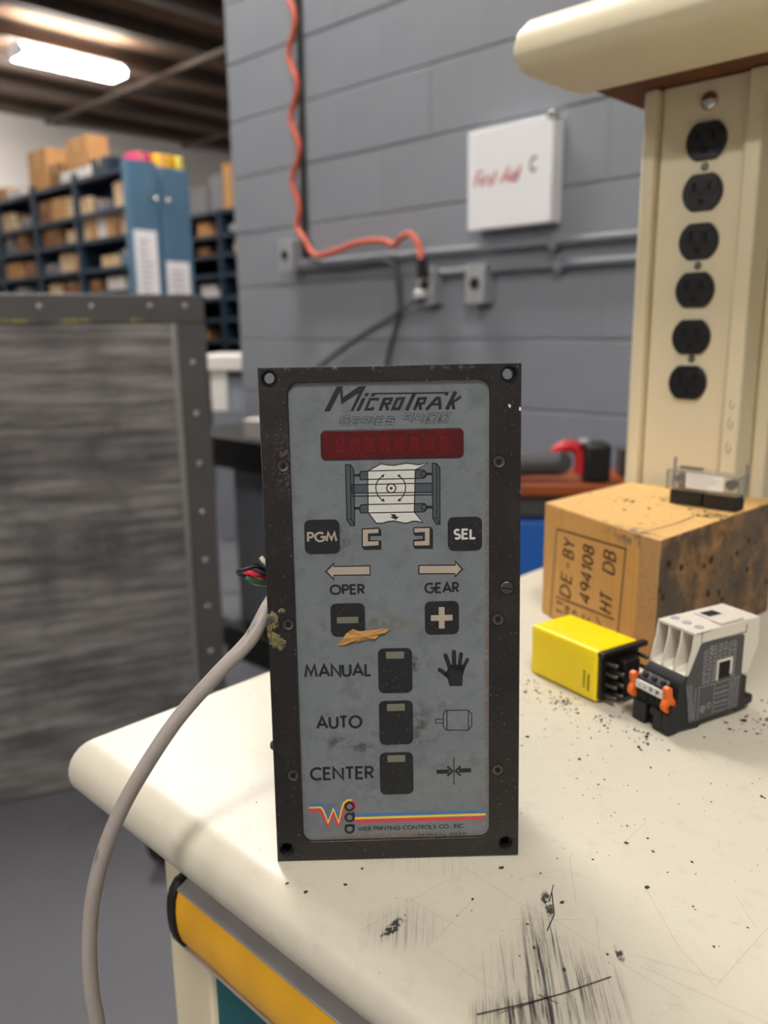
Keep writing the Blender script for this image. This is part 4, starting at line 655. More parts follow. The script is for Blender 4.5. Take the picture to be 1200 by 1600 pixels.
# contactor
ct = thing('contactor', 'cream and black contactor with orange levers, in front of timber block', 'contactor', (-.19094, .44005, TZ+.0006), R(-18.5))
def mp(poly): return [(a*.001, b*.001) for a, b in poly]
CW = -.0295
MB().prism(mp([(6.5, 2), (26, 0), (27, 3.2), (61, 4.6), (66, 6), (66.2, 25), (60.9, 27.6), (60, 34), (12, 35.6), (8.8, 32.5), (7, 30), (6.5, 19)]), CW, 0, 'x').build('body', 'abs_black', ct, .0006, 2, True)
MB().prism(mp([(0, 0), (7.5, 0), (7.5, 19), (6, 18.5), (0, 13.2)]), -.0055, 0, 'x').prism(mp([(0, 0), (7.5, 0), (7.5, 15), (0, 13.2)]), -.0125, -.0056, 'x').prism(mp([(0, 0), (7.5, 0), (7.5, 15), (0, 13.2)]), CW, -.019, 'x').box(-.019, -.0125, .004, .0075, 0, .015).prism(mp([(0, 8.6), (4, 8.6), (4, 13.6), (0, 13.2)]), -.0155, -.0125, 'x').build('front_base', 'abs_black', ct, .0006, 2, True)
tb = MB().prism(mp([(1.5, 13.4), (7.4, 15), (7.4, 31.2), (3, 28.5), (1.5, 27)]), -.0288, -.0062, 'x'); tb.build('terminal_strip', 'abs_black', ct, .0008, 2, True)
for i in range(4): MB().box(-.0276+i*.0055, -.0236+i*.0055, .0008, .0014, .0142, .0206).build('terminal_opening', 'void', ct, .0003)
for i in range(3): MB().cyl((-.025+i*.0073, .0047, .0292), (-.025+i*.0073, .0047, .0305), .0021, n=14).build('terminal_screw', 'black_gloss', ct, 0, 2, True)
tg = MB().box(-.0286, -.0064, .0002, .0014, .0210, .0266).build('terminal_tag', 'white_tag', ct, .0005, 2, True)
mb = MB(); text(mb, '-+PP', -.0175, .0237, .017, .0032, .00055, .0000, gap=.9); mb.build('tag_lettering', 'print_black', tg)
for x in (-.0032, -.0305):
    w = .0028
    MB().prism([(a*.001, b*.001) for a, b in arc(2.4, 18.4, 5.0, 4.8, 120, 400, 14)+[(5.0, 22.4), (3.8, 25.4), (3.4, 29.6), (1.2, 30.8), (-1.4, 29.6), (-1.0, 25.4)]], x-w/2-.0010, x+w/2+.0002, 'x').build('orange_lever', 'lever_orange', ct, .0006, 2, True)
MB().cyl((-.0015, .0022, .0172), (.0006, .0022, .0172), .0020).build('lever_pivot', 'black', ct, .0003, 1, True)
MB().prism(mp([(60, 1.2), (67, 1.2), (76.3, 4), (76.3, 9.5), (70, 10.2), (61, 9)]), -.020, -.002, 'x').build('rail_foot', 'abs_black', ct, .0012, 2, True)
MB().prism(mp([(29, 35.8), (12, 35.8), (14, 37.2), (29, 40.6)]), CW, 0, 'x').prism(mp([(16.9, 60.3), (34, 60.6), (34, 62.6), (16.9, 62.3)]), CW, 0, 'x').build('front_tray', 'abs_cream', ct, .0003, 1, True)
hp = mp([(29, 35.8), (60.4, 34.2), (60.9, 28), (67.4, 27.4), (74.9, 44.8), (74.1, 63), (29, 62.5)])
MB().prism(hp, CW+.0002, -.0002, 'x').build('housing', 'abs_cream', ct, .0006, 2, True)
for x in (CW, CW+.0091, CW+.0188, -.0012):
    MB().prism(mp([(11.7, 36.3), (13.6, 43.5), (15.9, 52.6), (16.9, 62.2), (31, 62.3), (31, 36.5)]), x, x+.0012, 'x').build('fin', 'abs_cream', ct, .0003, 1, True)
for i in range(3): MB().box(CW+.0015+i*.0096, CW+.0085+i*.0096, .0287, .0289, .041, .0598).build('terminal_pocket', 'grey_box', ct)
MB().box(-.0245, -.0110, .042, .058, .0628, .0636).build('actuator_rim', 'carton_white', ct, .0006, 2, True)
MB().box(-.0215, -.0140, .0445, .0555, .0633, .0638).build('actuator_slot', 'void', ct)
MB().box(-.0095, -.0012, .040, .060, .0629, .0645).build('coil_cover', 'abs_cream', ct, .0006, 2, True)
for i in range(3): MB().lathe([(0, .0002), (.0021, .0002), (.0027, .0006), (.003, .0001)], (-.0245+i*.0094, .0265, .0625), (0, 0, 1), 18).build('marking_dimple', 'label_print', ct, 0, 1, True)
MB().box(-.0003, .00012, .0225, .0230, .0555, .0622).box(-.0003, .00012, .0225, .062, .0548, .0553).box(-.0003, .0002, .0615, .0621, .0548, .0600).build('seam', 'grey_box', ct)
lb = MB().prism(mp([(22.1, 54), (24, 54.8), (58.5, 54.2), (60.2, 53), (60.2, 25.7), (59.9, 5.6), (16.6, 4.6), (11.6, 31), (13.4, 35.2)]), -.0004, .00035, 'x').build('rating_label', 'label_grey', ct)
mb = MB(); xx = .00042
def tick(y0, z0, y1, z1): mb.add([(xx, y0*.001, z0*.001), (xx, y1*.001, z0*.001), (xx, y1*.001, z1*.001), (xx, y0*.001, z1*.001)], [(0, 1, 2, 3)])
for c in range(7):
    y0 = 25.5+c*4.2
    if y0 > 36 and y0 < 50.5: z0, z1 = 42, 52.5
    else: z0, z1 = 28, 52.5-(0 if c else 2)
    for q in range(3):
        z = z0
        while z < z1-1.2:
            l = random.uniform(.8, 2.4); tick(y0+q*1.15, z, y0+q*1.15+.45, min(z+l, z1)); z += l+random.uniform(.4, 1.2)
for c in range(3):
    z = 6+c*.5
    while z < 30: l = random.uniform(.6, 1.8); tick(16.6+c*1.6-(z-6)*.16, z, 17.1+c*1.6-(z-6)*.16, z+l); z += l+.7
tick(20.4, 5.6, 20.7, 26.5); tick(23.4, 5.6, 23.7, 27); tick(23.5, 26.3, 59.5, 26.6); tick(36.5, 6, 36.8, 26.3); tick(37, 19, 50, 19.25); tick(37, 12.6, 50, 12.85); tick(50.2, 6, 50.45, 26.3)
for c in range(5):
    for q in range(6): tick(38+c*2.2, 7+q*3.1, 39.3+c*2.2, 7.5+q*3.1)
for c in range(3):
    z = 6.5
    while z < 25: l = random.uniform(.7, 2); tick(52+c*2.5, z, 52.6+c*2.5, z+l); z += l+.6
for q in (arc(27.5, 11.5, 1.9, 2.2, 0, 360, 16), arc(32.8, 12.8, 1.5, 1.8, 0, 360, 14), arc(27.5, 11.5, .5, 1.2, 0, 360, 8), arc(33.0, 47.6, 1.1, 1.2, 60, 300, 9), arc(33.0, 50.2, 1.1, 1.2, 60, 300, 9)):
    v_, f_ = ribbon(q, .45); mb.add([(xx, a.x*.001, a.y*.001) for a in v_], f_)
mb.build('label_print', 'label_print', lb)
MB().prism(mp([(37.2, 28.4), (38.2, 28.4), (38.2, 40), (48.8, 40), (48.8, 30.5), (50.2, 30.5), (50.2, 41.2), (37.2, 41.2)]), .0003, .0012, 'x').build('window_frame', 'abs_cream', lb)
MB().box(.0003, .0006, .0382, .0488, .0288, .040).build('window_recess', 'void', lb)
# grit
def crumbs(name, ma, spots, lab):
    bb = bmesh.new()
    for x, y, r_, z in spots:
        q = bmesh.ops.create_icosphere(bb, subdivisions=1, radius=1)['verts']; a = random.uniform(0, 6.28); e = random.uniform(1, 1.5); t_ = random.uniform(.35, .8)
        for v_ in q:
            n_ = v_.co*random.uniform(.65, 1.25); u = n_.x*e; w = n_.y/e**.5
            v_.co = V((x+r_*(u*cos(a)-w*sin(a)), y+r_*(u*sin(a)+w*cos(a)), z+r_*t_*.55*(n_.z+.95)))
    me = bpy.data.meshes.new(name); bb.to_mesh(me); bb.free(); me.materials.append(M[ma]); o = bpy.data.objects.new(name, me); COL.objects.link(o); o['kind'] = 'stuff'; tag(o, lab, 'debris'); return o
def free(x, y):     # keep grit out of the things standing on the bench
    for t_, x0, x1, y0, y1 in ((yr, -.005, .075, -.002, .042), (ct, -.033, .003, -.002, .078), (bk, -.02, .16, 0, .25)):
        q = V((x, y, 0))-t_.location; a = -t_.rotation_euler.z; u = q.x*cos(a)-q.y*sin(a); w = q.x*sin(a)+q.y*cos(a)
        if x0 < u < x1 and y0 < w < y1: return False
    q = V((x, y, 0))-V((-.2305, .2457, 0)); u = q.x*.7055+q.y*.7087; w = -q.x*.7087+q.y*.7055
    return not (-.058 < u < .058 and -.002 < w < .085)
s1 = []
for i in range(600):
    x = random.uniform(-.34, -.08); y = random.uniform(.22, .56)
    if random.random() < .35+.9*max(0, 1-abs(y-.43)/.12) and free(x, y): s1.append((x, y, abs(random.gauss(0, .00032))+.00014, TZ))
for cx, cy, n_, sd, rr in ((-.262, .4385, 90, .006, .0006), (-.232, .434, 40, .008, .0007), (-.205, .436, 30, .006, .0007), (-.2, .424, 16, .006, .0007), (-.285, .44, 40, .008, .0007), (-.163, .497, 60, .010, .0008), (-.176, .485, 14, .003, .0007)):
    for i in range(n_):
        x, y = random.gauss(cx, sd), random.gauss(cy, sd)
        if free(x, y): s1.append((x, y, abs(random.gauss(0, rr*.65))+.00015, TZ))
for x, y, r_ in FLAKES:
    if free(x, y): s1.append((x, y, r_, TZ))
crumbs('grit', 'crumb', s1, 'dark grit and flakes scattered over the worktop around the small electrical parts')
s2 = [(random.uniform(-.345, -.235), random.uniform(.59, .66), abs(random.gauss(0, .0006))+.0003, TZ+tpz+.0004) for i in range(40)]+[(random.gauss(-.318, .004), random.gauss(.628, .003), .0014, TZ+tpz+.0004) for i in range(5)]+[(random.gauss(-.245, .009), random.gauss(.618, .006), abs(random.gauss(0, .0008))+.0003, TZ+tpz+.0004) for i in range(60)]
def onblk(x, y):
    u, w = bl_(x, y); return .01 < w < .13 and .0 < u < .2 and x < -.232 and not (-.296 < x < -.23 and .636 < y < .662)
crumbs('sawdust', 'crumb_brown', [q for q in s2 if onblk(q[0], q[1])], 'brown crumbs lying on the top face of the timber block')
# ================================================================== ON THE BLOCK WALL
fa = thing('first_aid_box', 'white metal first aid cabinet with red lettering on the grey block wall', 'cabinet', (-1.43, WY, CZ+.279))
FL = (-1.43, WY, CZ+.279); FY = 1.992
MB().box(-1.569, -1.290, FY+.0125, WY-.0008, CZ+.2805, CZ+.547).build('case', 'first_aid_white', fa, .003, 2, True, FL)
MB().box(-1.572, -1.287, FY, FY+.012, CZ+.279, CZ+.5495).build('lid', 'first_aid_white', fa, .004, 3, True, FL)
mb = MB(); text(mb, 'First Aid', -1.467, CZ+.418, .152, .044, .0055, FY-.0006, .35, .24); mb.build('lettering', 'red_print', fa, off=FL)
mb = MB(); v_, f_ = ribbon(arc(-1.347, CZ+.433, .008, .017, 60, 330, 14), .006); mb.add([(a.x, FY-.0006, a.y) for a in v_], f_); flat(mb, [(-1.344, CZ+.444), (-1.334, CZ+.449), (-1.341, CZ+.457)], FY-.0006); mb.build('emblem', 'green_print', fa, off=FL)
MB().box(-1.306, -1.284, FY-.004, FY+.03, CZ+.541, CZ+.557).build('latch', 'chrome', fa, .003, 2, True, FL)
MB().cyl((-1.50, FY+.008, CZ+.5505), (-1.53, FY+.008, CZ+.5505), .005).build('hinge', 'chrome', fa, 0, 2, True, FL)
cu = thing('conduit', 'grey painted conduit run along the block wall under the first aid cabinet', 'conduit', (-1.8, WY-.02, CZ+.17))
UL = (-1.8, WY-.02, CZ+.17)
MB().cyl((-2.42, WY-.016, CZ+.236), (.9, WY-.016, CZ+.222), .0135).build('upper_pipe', 'grey_pipe', cu, 0, 2, True, UL)
MB().cyl((-1.76, WY-.016, CZ+.171), (.9, WY-.016, CZ+.168), .0125).build('lower_pipe', 'grey_pipe', cu, 0, 2, True, UL)
for x, z in ((-2.38, .236), (-1.30, .2265), (-1.28, .1695), (-.5, .224)): MB().box(x-.012, x+.012, WY-.031, WY-.0006, CZ+z-.02, CZ+z+.02).build('strap', 'grey_pipe', cu, .004, 2, True, UL)
def obox(x, z, lab, d=.05, hole=True):
    t = thing('outlet_box', lab, 'outlet box', (x, WY-.0006, CZ+z), 0, None)
    MB().box(-.033, .033, -d, 0, -.055, .055).build('box', 'box_steel', t, .003, 2, True)
    MB().box(-.0345, .0345, -d-.004, -d-.0004, -.0565, .0565).build('cover', 'box_steel', t, .002, 2, True)
    MB().lathe([(0, .003), (.016, .003), (.018, 0), (.018, -.001)], (0, -d-.004, .002), (0, -1, 0)).build('receptacle', 'black', t, 0, 2, True)
    for zz in (-.042, .045): MB().lathe([(0, .0015), (.004, 0)], (0, -d-.004, zz), (0, -1, 0), 10).build('screw', 'screw_metal', t)
    return t
obox(-1.545, .129, 'grey steel outlet box with one black receptacle, below the first aid cabinet')
o2 = obox(-1.740, .131, 'grey steel outlet box on the wall with the orange cord plugged in')
MB().box(-.02, .02, -.085, -.0552, -.037, -.012).build('plug', 'clear_wrap', o2, .005, 2, True)
obox(-2.39, .265, 'grey steel outlet box at the left end of conduit, beside the orange cord', .07)
ec = thing('extension_cord', 'orange extension cord hanging in waves down the block wall to outlet box', 'cord', (-1.7289, WY-0.07, CZ+0.1835))
EL = (-1.7289, WY-0.07, CZ+0.1835); q = []
for i in range(45): z = 1.95-i*.0365; q.append((-2.372+.021*sin(z*2*pi/.205+1.2)-.012*(z < .6)*(.6-z)/.22, WY-.022, CZ+z))
q = [a for a in q if a[2] > CZ+.40]
q += [(-2.3757, WY-0.025, CZ+0.3655), (-2.3353, WY-0.03, CZ+0.3252), (-2.2951, WY-0.035, CZ+0.2801), (-2.2397, WY-0.045, CZ+0.2562), (-2.1517, WY-0.045, CZ+0.2660), (-2.0343, WY-0.045, CZ+0.2846), (-1.9268, WY-0.045, CZ+0.2817), (-1.8732, WY-0.05, CZ+0.2634), (-1.8298, WY-0.06, CZ+0.2844), (-1.7865, WY-0.065, CZ+0.2886), (-1.7457, WY-0.075, CZ+0.2524), (-1.7254, WY-0.085, CZ+0.2061)]  # wall cord points, here and below, scaled about the camera to their depth
MB().tube(spline(q, 4), .0098, 10).build('sheath', 'orange_cord', ec, 0, 2, True, EL)
MB().cyl((-1.7254, WY-0.085, CZ+0.2128), (-1.7267, WY-0.078, CZ+0.1539), .015, .019).build('plug', 'black', ec, .003, 2, True, EL)
vc = thing('drop_cable', 'black cable running straight down the block wall behind the wavy orange cord', 'cable', (-2.35, WY-.01, CZ+.26))
MB().tube([(-2.345, WY-.011, 4.5), (-2.344, WY-.011, 3.4), (-2.345, WY-.011, 2.4), (-2.35, WY-.011, CZ+.262)], .0098, 10).build('sheath', 'black', vc, 0, 2, True, (-2.35, WY-.01, CZ+.26))
bc = thing('power_cord', 'dark grey cord drooping from conduit down the block wall behind the panel', 'cord', (-1.8815, WY-0.02, CZ+0.0990))
BL_ = (-1.8815, WY-0.02, CZ+0.0990)
MB().tube(spline([(-2.3602, WY-0.034, CZ+0.2183), (-2.1635, WY-0.034, CZ+0.2105), (-1.9649, WY-0.036, CZ+0.2220), (-1.8832, WY-0.034, CZ+0.1967), (-1.8815, WY-0.02, CZ+0.1188), (-1.8920, WY-0.014, CZ+0.0397), (-1.945, WY-.012, CZ-.1), (-1.975, WY-.012, CZ-.3), (-1.98, WY-.012, CZ-.7), (-1.98, WY-.012, .02)], 6), .0085, 10).build('sheath', 'black_cord', bc, 0, 2, True, BL_)
bc2 = thing('power_cord', 'dark grey cord running slantwise down the block wall from orange plug outlet', 'cord', (-1.7824, WY-0.02, CZ+0.0990))
MB().tube(spline([(-1.7385, WY-0.07, CZ+0.0918), (-1.7951, WY-0.05, CZ+0.0829), (-1.8966, WY-0.025, CZ+0.0494), (-2.05, WY-.014, CZ-.01), (-2.2, WY-.012, CZ-.08), (-2.36, WY-.012, CZ-.17), (-2.5, WY-.012, CZ-.3)], 6), .0068, 10).build('sheath', 'black_cord', bc2, 0, 2, True, (-1.7824, WY-0.02, CZ+0.0990))
# ================================================================== BLUE TOOL CABINET WITH IMPACT DRIVER
tc = thing('tool_cabinet', 'blue tool cabinet with brown wooden top standing behind the panel', 'cabinet', (-.93, 1.345, 0), R(38))
MB().box(-.25, .40, .03, .19, .10, .765).build('body', 'blue_cabinet', tc, .004, 2, True)
MB().box(-.26, .41, .012, .198, .766, .810).build('apron', 'dark_grey', tc, .004, 2, True)
MB().box(-.27, .42, -.005, .20, .811, .838).build('wood_top', 'wood_top', tc, .006, 3, True)
for i, (z0, z1) in enumerate(((.60, .755), (.44, .592), (.12, .432))):
    d = MB().box(-.24, .39, .014, .0295, z0, z1).build('drawer', 'blue_cabinet', tc, .003, 2, True)
    MB().box(.18, .35, .004, .0138, z1-.03, z1-.018).build('handle', 'dark_grey', d, .002, 2, True)
for x in (-.22, .37):
    for y in (.06, .16): MB().cyl((x-.015, y, .05), (x+.015, y, .05), .05).box(x-.02, x+.02, y-.02, y+.02, .0505, .0995).build('caster', 'rubber', tc, .004, 2, True)
gc = thing('grey_case', 'low grey brown case on the cabinet top, right of the impact driver', 'case', (-.791, 1.581, .8385), R(38))
MB().box(-.04, .10, -.03, .03, .0005, .048).build('body', 'dark_grey', gc, .004, 2, True)
MB().box(-.042, .102, -.032, .032, .0485, .058).build('lid', 'dark_grey', gc, .003, 2, True)
dr = thing('impact_driver', 'red and black cordless impact driver lying on the wooden cabinet top', 'power tool', (-.873, 1.398, .8385), R(40))
MB().tube([(-.19, .03, .028), (-.15, .03, .030), (-.1, .03, .032), (-.03, .03, .034), (.01, .03, .036)], [.016, .024, .027, .025, .027], 14).build('motor_housing', 'tool_grey', dr, 0, 2, True)
MB().tube([(-.11, .03, .064), (-.1, .03, .056), (-.09, .03, .05)], [.006, .01, .008], 10).build('trigger', 'tool_red', dr, 0, 2, True)
MB().tube(spline([(-.005, .03, .036), (.004, .03, .058), (.025, .03, .069), (.048, .03, .062), (.054, .03, .036), (.052, .03, .014)], 5), [.012]*26, 12).build('grip_shell', 'tool_red', dr, 0, 2, True)
MB().cyl((.012, .016, .036), (.012, .044, .036), .024).build('gear_case', 'tool_grey', dr, .004, 2, True)
MB().box(.056, .108, -.008, .066, .0005, .077).build('battery', 'black', dr, .008, 3, True)
MB().box(.048, .07, .005, .055, .074, .084).build('battery_clip', 'bright_steel', dr, .003, 2, True)
# ================================================================== STEEL CABINET ON THE LEFT
sp0 = V((-1.962, .648, 0)); ang = atan2(.91, .41)
st_ = thing('steel_cabinet', 'big grey steel sheet cabinet with riveted edge strips, left of the bench', 'cabinet', sp0, ang)
SH = CZ+.0885
# local x runs along the front to the right, local y away from the viewer
MB().box(-1.2, .503, .004, .72, .003, SH-.044).build('sheet_body', 'steel_sheet', st_)
MB().box(-1.2, .5735, -.002, .725, SH-.066, SH).build('top_strip', 'steel_strip', st_, .003, 2, True)
MB().box(.506, .5745, .0, .722, .0, SH-.0665).build('corner_strip', 'steel_strip', st_, .003, 2, True)
MB().box(.492, .5055, -.0035, .002, .01, SH-.0665).build('seam_bead', 'bright_steel', st_, .001)
for i, x in enumerate([-.0+.118*k-.9 for k in range(9)]+[.205, .317, .447, .528, .094]): MB().lathe([(0, .004), (.005, .003), (.0075, 0)], (x, -.0022, SH-.028), (0, -1, 0), 12).build('rivet', 'bright_steel', st_, 0, 2, True)
for i in range(9): MB().lathe([(0, .004), (.005, .003), (.0075, 0)], (.54, -.0002, SH-.16-.125*i), (0, -1, 0), 12).build('rivet', 'bright_steel', st_, 0, 2, True)
mb = MB()
for x0, x1 in ((-.2, .19), (.23, .31), (.40, .43)): mb.box(x0, x1, -.0032, -.0021, SH-.0635, SH-.056)
mb.build('yellow_mark', 'worn_yellow', st_)
whl = thing('cart_wheel', 'dark rubber cart wheel on the floor behind the bench corner', 'wheel', (-1.47, .83, .075), R(30))
MB().cyl((-.02, 0, 0), (.02, 0, 0), .075, n=28).build('tyre', 'rubber', whl, .01, 3, True)
MB().cyl((-.022, 0, 0), (.022, 0, 0), .035, n=20).build('hub', 'dark_grey', whl, .004, 2, True)
pw = thing('timber_offcut', 'orange-brown timber board lying on the floor beside the bench leg', 'board', (-.90, .60, .0), R(44))
MB().box(-.16, .16, -.05, .05, .0005, .04).build('board', 'timber_orange', pw, .004, 2, True)
# ================================================================== BLACK SIDE BENCH AND MACHINE BEHIND
sb = thing('side_bench', 'black topped side bench in front of the block wall, left of the panel', 'bench', (-2.2, 1.8, 0))
SL = (-2.2, 1.8, 0)
MB().box(-2.62, -1.55, 1.6, 2.005, CZ-.452, CZ-.347).build('top', 'black', sb, .004, 2, True, SL)
MB().box(-2.33, -1.60, 1.66, 2.0, .12, CZ-.453).build('cabinet_body', 'cabinet_grey', sb, .004, 2, True, SL)
MB().box(-2.58, -2.54, 1.95, 1.99, .0, CZ-.453).build('leg', 'black', sb, .003, 2, True, SL)
MB().box(-2.36, -1.58, 1.61, 2.005, .0, .115).build('plinth', 'black', sb, .004, 2, True, SL)
MB().box(-2.9, -2.37, 1.66, 1.74, .0, .06).build('foot_bar', 'black', sb, .006, 2, True, SL)
wbx = thing('white_carton', 'small white carton on the black side bench, next to panel frame', 'box', (-2.13, 1.74, CZ-.3465), R(-8))
MB().box(-.09, .07, -.11, .1, .0005, .062).build('body', 'carton_white', wbx, .003, 2, True)
MB().box(-.03, .05, -.1105, .1005, .0622, .0628).build('tape', 'paper_ink', wbx)
mc = thing('white_machine', 'white topped machine with grey window beyond the steel cabinet', 'machine', (-3.55, 2.75, 0), R(44))
MB().box(-.28, .42, 0, .5, .0005, CZ-.42).build('base', 'cabinet_grey', mc, .006, 2, True)
MB().box(-.28, -.19, -.0, .5, CZ-.419, CZ-.205).build('left_post', 'machine_white', mc, .006, 2, True)
MB().box(-.189, .42, .02, .48, CZ-.419, CZ-.24).build('window_pane', 'machine_glass', mc, .003, 2, True)
MB().box(-.189, .42, .0, .5, CZ-.239, CZ-.205).build('window_rail', 'dark_grey', mc, .003, 2, True)
MB().box(-.34, .46, -.03, .53, CZ-.204, CZ-.120).build('top', 'machine_white', mc, .01, 2, True)
fc = thing('floor_carton', 'tan carton on the floor under the side bench', 'box', (-4.60, 3.42, 0), R(10))
MB().box(-.14, .16, -.1, .12, .0005, .15).build('body', 'carton_dark', fc, .004, 2, True)
MB().box(-.02, .03, -.101, .121, .1505, .1515).build('tape', 'carton_pale', fc)
# ================================================================== PARTS SHELVING
LV = [2.165, 1.935, 1.765, 1.575, 1.425, 1.25, 1.05, .85, .6, .3, .08]
def shelving(name, lab, x0, xs, y0, y1, ztop, lv, ends):
    t = thing(name, lab, 'shelving', (x0, (y0+y1)/2, 0)); L = (x0, (y0+y1)/2, 0)
    for x in xs: MB().box(x-.02, x+.02, y0, y0+.04, 0, ztop).box(x-.012, x+.012, y0+.0405, y1-.016, 0, ztop-.02).build('upright', 'shelf_dark' if x < x0-.1 else 'shelf_blue', t, 0, 2, False, L)
    for z in lv:
        for a, b in zip(xs[1:], xs[:-1]): MB().box(a+.0205, b-.0205, y0+.002, y1-.017, z-.035, z-.004).build('shelf', 'shelf_dark', t, .002, 1, False, L)
    MB().box(xs[-1]-.02, xs[0]-.021, y1-.015, y1, 0, ztop-.03).build('back_panel', 'shelf_dark', t, 0, 2, False, L)
    return t, L
sh, SL1 = shelving('parts_shelving', 'blue steel parts shelving crowded with cartons, far left', -4.94, [-4.96, -5.64, -6.30, -6.97, -7.64, -8.31], 2.82, 3.04, 2.20, LV, 1)
for y0, y1 in ((2.822, 3.035),): MB().box(-4.939, -4.92, y0, y1, 0, 2.20).build('end_panel', 'shelf_blue', sh, .003, 2, True, SL1)
sh2, SL2 = shelving('parts_shelving', 'blue shelving back to back with the first, end panel carrying the shorter notice', -4.94, [-4.96, -5.64, -6.30, -6.97], 3.055, 3.275, 2.18, [2.14]+LV[2:], 1)
MB().box(-4.939, -4.92, 3.057, 3.27, 0, 2.18).build('end_panel', 'shelf_blue', sh2, .003, 2, True, SL2)
sh3, SL3 = shelving('parts_shelving', 'blue shelving in the row behind, half hidden by the wall corner', -4.94, [-4.3, -4.97, -5.64, -6.31, -6.98], 4.0, 4.3, 2.08, [2.08, 1.90, 1.75, 1.6, 1.42, 1.25, 1.08, .9, .6, .3, .08], 1)
def notice(x, y0, y1, z0, z1, lab):
    t = thing('notice', lab, 'paper', (x, (y0+y1)/2, z0)); L = (x, (y0+y1)/2, z0)
    MB().box(x, x+.002, y0, y1, z0, z1).build('sheet', 'paper', t, off=L); mb = MB(); z = z1-.06
    while z > z0+.03: mb.box(x+.0021, x+.0027, y0+.03, y1-.03-random.uniform(0, .05), z-.012, z); z -= .035
    mb.build('print_lines', 'paper_ink', t, off=L)
notice(-4.9195, 2.838, 3.0, 1.33, CZ+.640, 'long white notice on the left blue shelving end panel')
notice(-4.9195, 3.06, 3.235, 1.33, CZ+.457, 'short white notice on the right blue shelving end panel')
for y, lab in ((2.985, 'left'), (3.075, 'right')):
    t = thing('wire_hook', f'{lab} one of two thin wire hooks high on the shelving end panels', 'hook', (-4.9195, y, CZ+.86))
    MB().tube([(0, -.02, .10), (.012, -.02, .02)]+[(.014, .03*sin(a), .0-.03*cos(a)) for a in [-.8+k*.4 for k in range(9)]], .004, 8).build('wire', 'chrome', t, 0, 2, True)
items = [('pink_bundle', 'bright pink bundle on top of the shelving end', 'bundle', 'pink', (-5.03, 2.97, .16, .14, .055)), ('amber_bundle', 'amber yellow bundle on top of shelving beside the pink bundle', 'bundle', 'amber', (-5.02, 3.13, .14, .16, .085)), ('tape_stack', 'pale yellow tape stack on top of the shelving, right of the amber bundle', 'tape', 'yellow_tape', (-5.02, 3.245, .1, .06, .09))]
for nm, lab, ca_, ma, (x, y, w, d_, h_) in items:
    z0 = 2.2008 if y < 3.05 else 2.1808
    t = thing(nm, lab, ca_, (x, y, z0))
    MB().prism(rrect(0, 0, w, d_, min(w, d_)*.3), 0, h_, 'z').build('roll', ma, t, .01, 3, True)
    MB().box(-w/2-.001, w/2+.001, -d_*.2, -d_*.2+.012, .001, h_+.0012).build('band', 'carton_pale', t)
ORD = ['top', 'second', 'third', 'fourth', 'fifth', 'sixth', 'seventh', 'eighth', 'ninth', 'tenth']
BX = [  # level, bay, x, width, height, depth, colour, kind; boxes placed from image pixels
 (0, 0, -5.60, .31, .19, .15, 'carton', 'u'), (0, 0, -5.66, .44, .075, .2, 'carton_white', ''), (0, 0, -5.31, .22, .10, .18, 'shelf_dark', ''),
 (0, 1, -6.22, .29, .28, .18, 'carton', ''), (0, 1, -5.95, .17, .15, .14, 'carton_dark', ''), (0, 2, -6.98, .36, .10, .2, 'carton', ''), (0, 2, -6.66, .26, .07, .15, 'clear_wrap', ''),
 (1, 0, -5.07, .16, .155, .16, 'carton_pale', ''), (1, 0, -5.79-.0, .2, .085, .15, 'carton_white', 'm'), (1, 0, -5.55, .15, .11, .15, 'carton_pale', ''), (1, 0, -5.34, .17, .07, .15, 'grey_box', ''),
 (1, 1, -6.17, .2, .15, .16, 'carton_dark', ''), (1, 1, -5.96, .19, .15, .16, 'carton', ''), (1, 1, -5.76, .14, .14, .15, 'carton_pale', ''), (1, 2, -6.83, .2, .13, .15, 'carton_pale', 's'), (1, 2, -6.5, .2, .07, .15, 'grey_box', ''),
 (2, 0, -5.555, .09, .148, .16, 'carton_pale', ''), (2, 0, -5.46, .09, .145, .16, 'carton', ''), (2, 0, -5.35, .115, .15, .16, 'carton_white', ''), (2, 0, -5.235, .09, .148, .16, 'carton', ''), (2, 0, -5.14, .085, .145, .16, 'carton_dark', ''), (2, 0, -5.04, .085, .15, .16, 'carton_pale', ''),
 (2, 1, -6.1, .28, .125, .16, 'carton_dark', ''), (2, 1, -5.77, .18, .09, .15, 'carton_pale', ''), (2, 2, -6.85, .14, .12, .16, 'grey_box', ''), (2, 2, -6.62, .19, .125, .16, 'carton_dark', ''),
 (3, 0, -5.28, .2, .075, .15, 'carton_pale', ''), (3, 0, -5.06, .12, .1, .15, 'shelf_blue', ''), (3, 1, -6.15, .22, .07, .15, 'grey_box', ''), (3, 1, -5.9, .18, .13, .16, 'carton_pale', ''), (3, 1, -5.73, .1, .11, .15, 'carton', ''),
 (3, 2, -6.8, .29, .12, .16, 'carton', ''), (3, 2, -6.5, .16, .11, .15, 'carton_dark', ''),
 (4, 0, -5.5, .14, .08, .15, 'carton_dark', ''), (4, 0, -5.22, .22, .085, .15, 'carton_white', ''), (4, 1, -6.12, .17, .08, .15, 'carton_pale', ''), (4, 1, -5.85, .3, .085, .16, 'carton_dark', ''), (4, 2, -6.7, .25, .08, .15, 'grey_box', ''),
 (5, 0, -5.3, .3, .12, .15, 'carton', ''), (5, 1, -6.0, .3, .12, .15, 'carton_dark', ''),
]
CN = {'carton': 'tan', 'carton_pale': 'pale tan', 'carton_dark': 'dark brown', 'carton_white': 'white', 'grey_box': 'grey', 'shelf_dark': 'dark', 'shelf_blue': 'blue', 'clear_wrap': 'shiny clear-wrapped'}
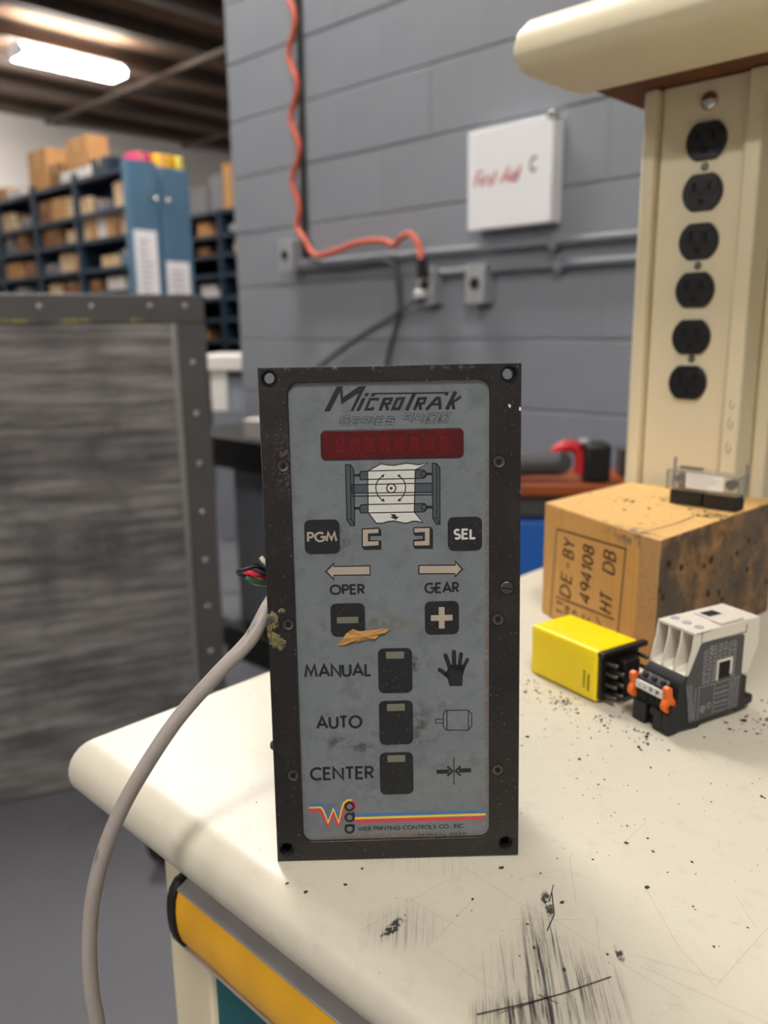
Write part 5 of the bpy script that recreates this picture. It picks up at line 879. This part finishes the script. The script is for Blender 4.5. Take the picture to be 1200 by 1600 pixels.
BAY = ['bay beside the end panel', 'middle bay', 'leftmost bay']
NTH = ['first', 'second', 'third', 'fourth', 'fifth', 'sixth', 'seventh']
cnt = {}
for lv, bay, x, w, h_, d_, ma, kd in sorted(BX, key=lambda q: (q[0], q[1], -q[2])):
    k = cnt[(lv, bay)] = cnt.get((lv, bay), 0)+1
    z = LV[lv]-.0036+(.079 if kd == 'u' else 0); y = 2.85+d_/2
    if kd == 'm': x = -5.50+.0; x = -5.73+.215-.0; x = -5.515; w = .0
    if kd == 'm': continue
    t = thing('carton', f'{CN[ma]} carton, {ORD[lv]} blue shelf, {BAY[bay]}, {NTH[k-1]} from the right', 'box', (x, y, z), R(2*((k % 3)-1)) if w < .3 and lv != 2 else 0, 'cartons on the parts shelving')
    MB().box(-w/2, w/2, -d_/2, d_/2, .0004, h_).build('body', ma, t, .003, 1)
    MB().box(-w/2, w/2, -.015, .015, h_+.0002, h_+.001).box(-.012, .012, -d_/2-.001, -d_/2-.0002, h_*.55, h_).build('tape', 'carton_pale' if ma != 'carton_pale' else 'carton', t)
BX3 = [(-6.0, .28, .20, 'grey_box', 0, 'grey bin on top of the rear shelving row'), (-5.72, .17, .27, 'grey_box', 0, 'taller grey bin on top of rear shelving, against the wall corner'), (-5.57, .10, .33, 'carton', 0, 'narrow tan carton on top of rear shelving at the wall corner'),
 (-5.44, .14, .12, 'sky_plastic', 0, 'light blue plastic bag on top of rear shelving by the wall corner'), (-5.50, .22, .09, 'clear_wrap', 1, 'shiny wrapped roll on the second rear shelf'), (-5.93, .16, .11, 'carton', 1, 'tan carton on the second rear shelf, left side'), (-5.95, .13, .07, 'carton_dark', 2, 'small brown carton on the third rear shelf, left side'), (-5.45, .14, .07, 'carton_pale', 2, 'small pale carton on the third rear shelf near the corner'), (-5.9, .21, .1, 'carton_white', 4, 'white carton on the fifth rear shelf'), (-6.0, .11, .11, 'carton', 6, 'tan carton low on the rear shelving')]
L3 = [2.08, 1.90, 1.75, 1.6, 1.42, 1.25, 1.08]
for x, w, h_, ma, lv, lab in BX3:
    t = thing('carton' if 'carton' in lab else 'bin' if 'bin' in lab else 'bag' if 'bag' in lab else 'roll', lab, 'box' if 'carton' in lab else 'bin' if 'bin' in lab else 'bag' if 'bag' in lab else 'roll', (x, 4.12, L3[lv]-.0036))
    if 'roll' in lab: MB().cyl((-w/2, 0, .045), (w/2, 0, .045), .044).build('wrap', ma, t, .006, 2, True); MB().cyl((-w/2-.004, 0, .045), (w/2+.004, 0, .045), .018).build('core', 'carton', t)
    else:
        MB().box(-w/2, w/2, -.07, .07, .0004, h_).build('body', ma, t, .004 if 'bag' not in lab else .03, 3, True)
        MB().box(-w/2-.003, w/2+.003, -.073, .073, h_-.02, h_+.003).build('rim' if 'bin' in lab else 'flap', ma, t, .002) if 'bag' not in lab else MB().box(-.02, .02, -.02, .02, h_-.01, h_+.02).build('knot', ma, t, .01, 2, True)
bpy.context.view_layer.update()
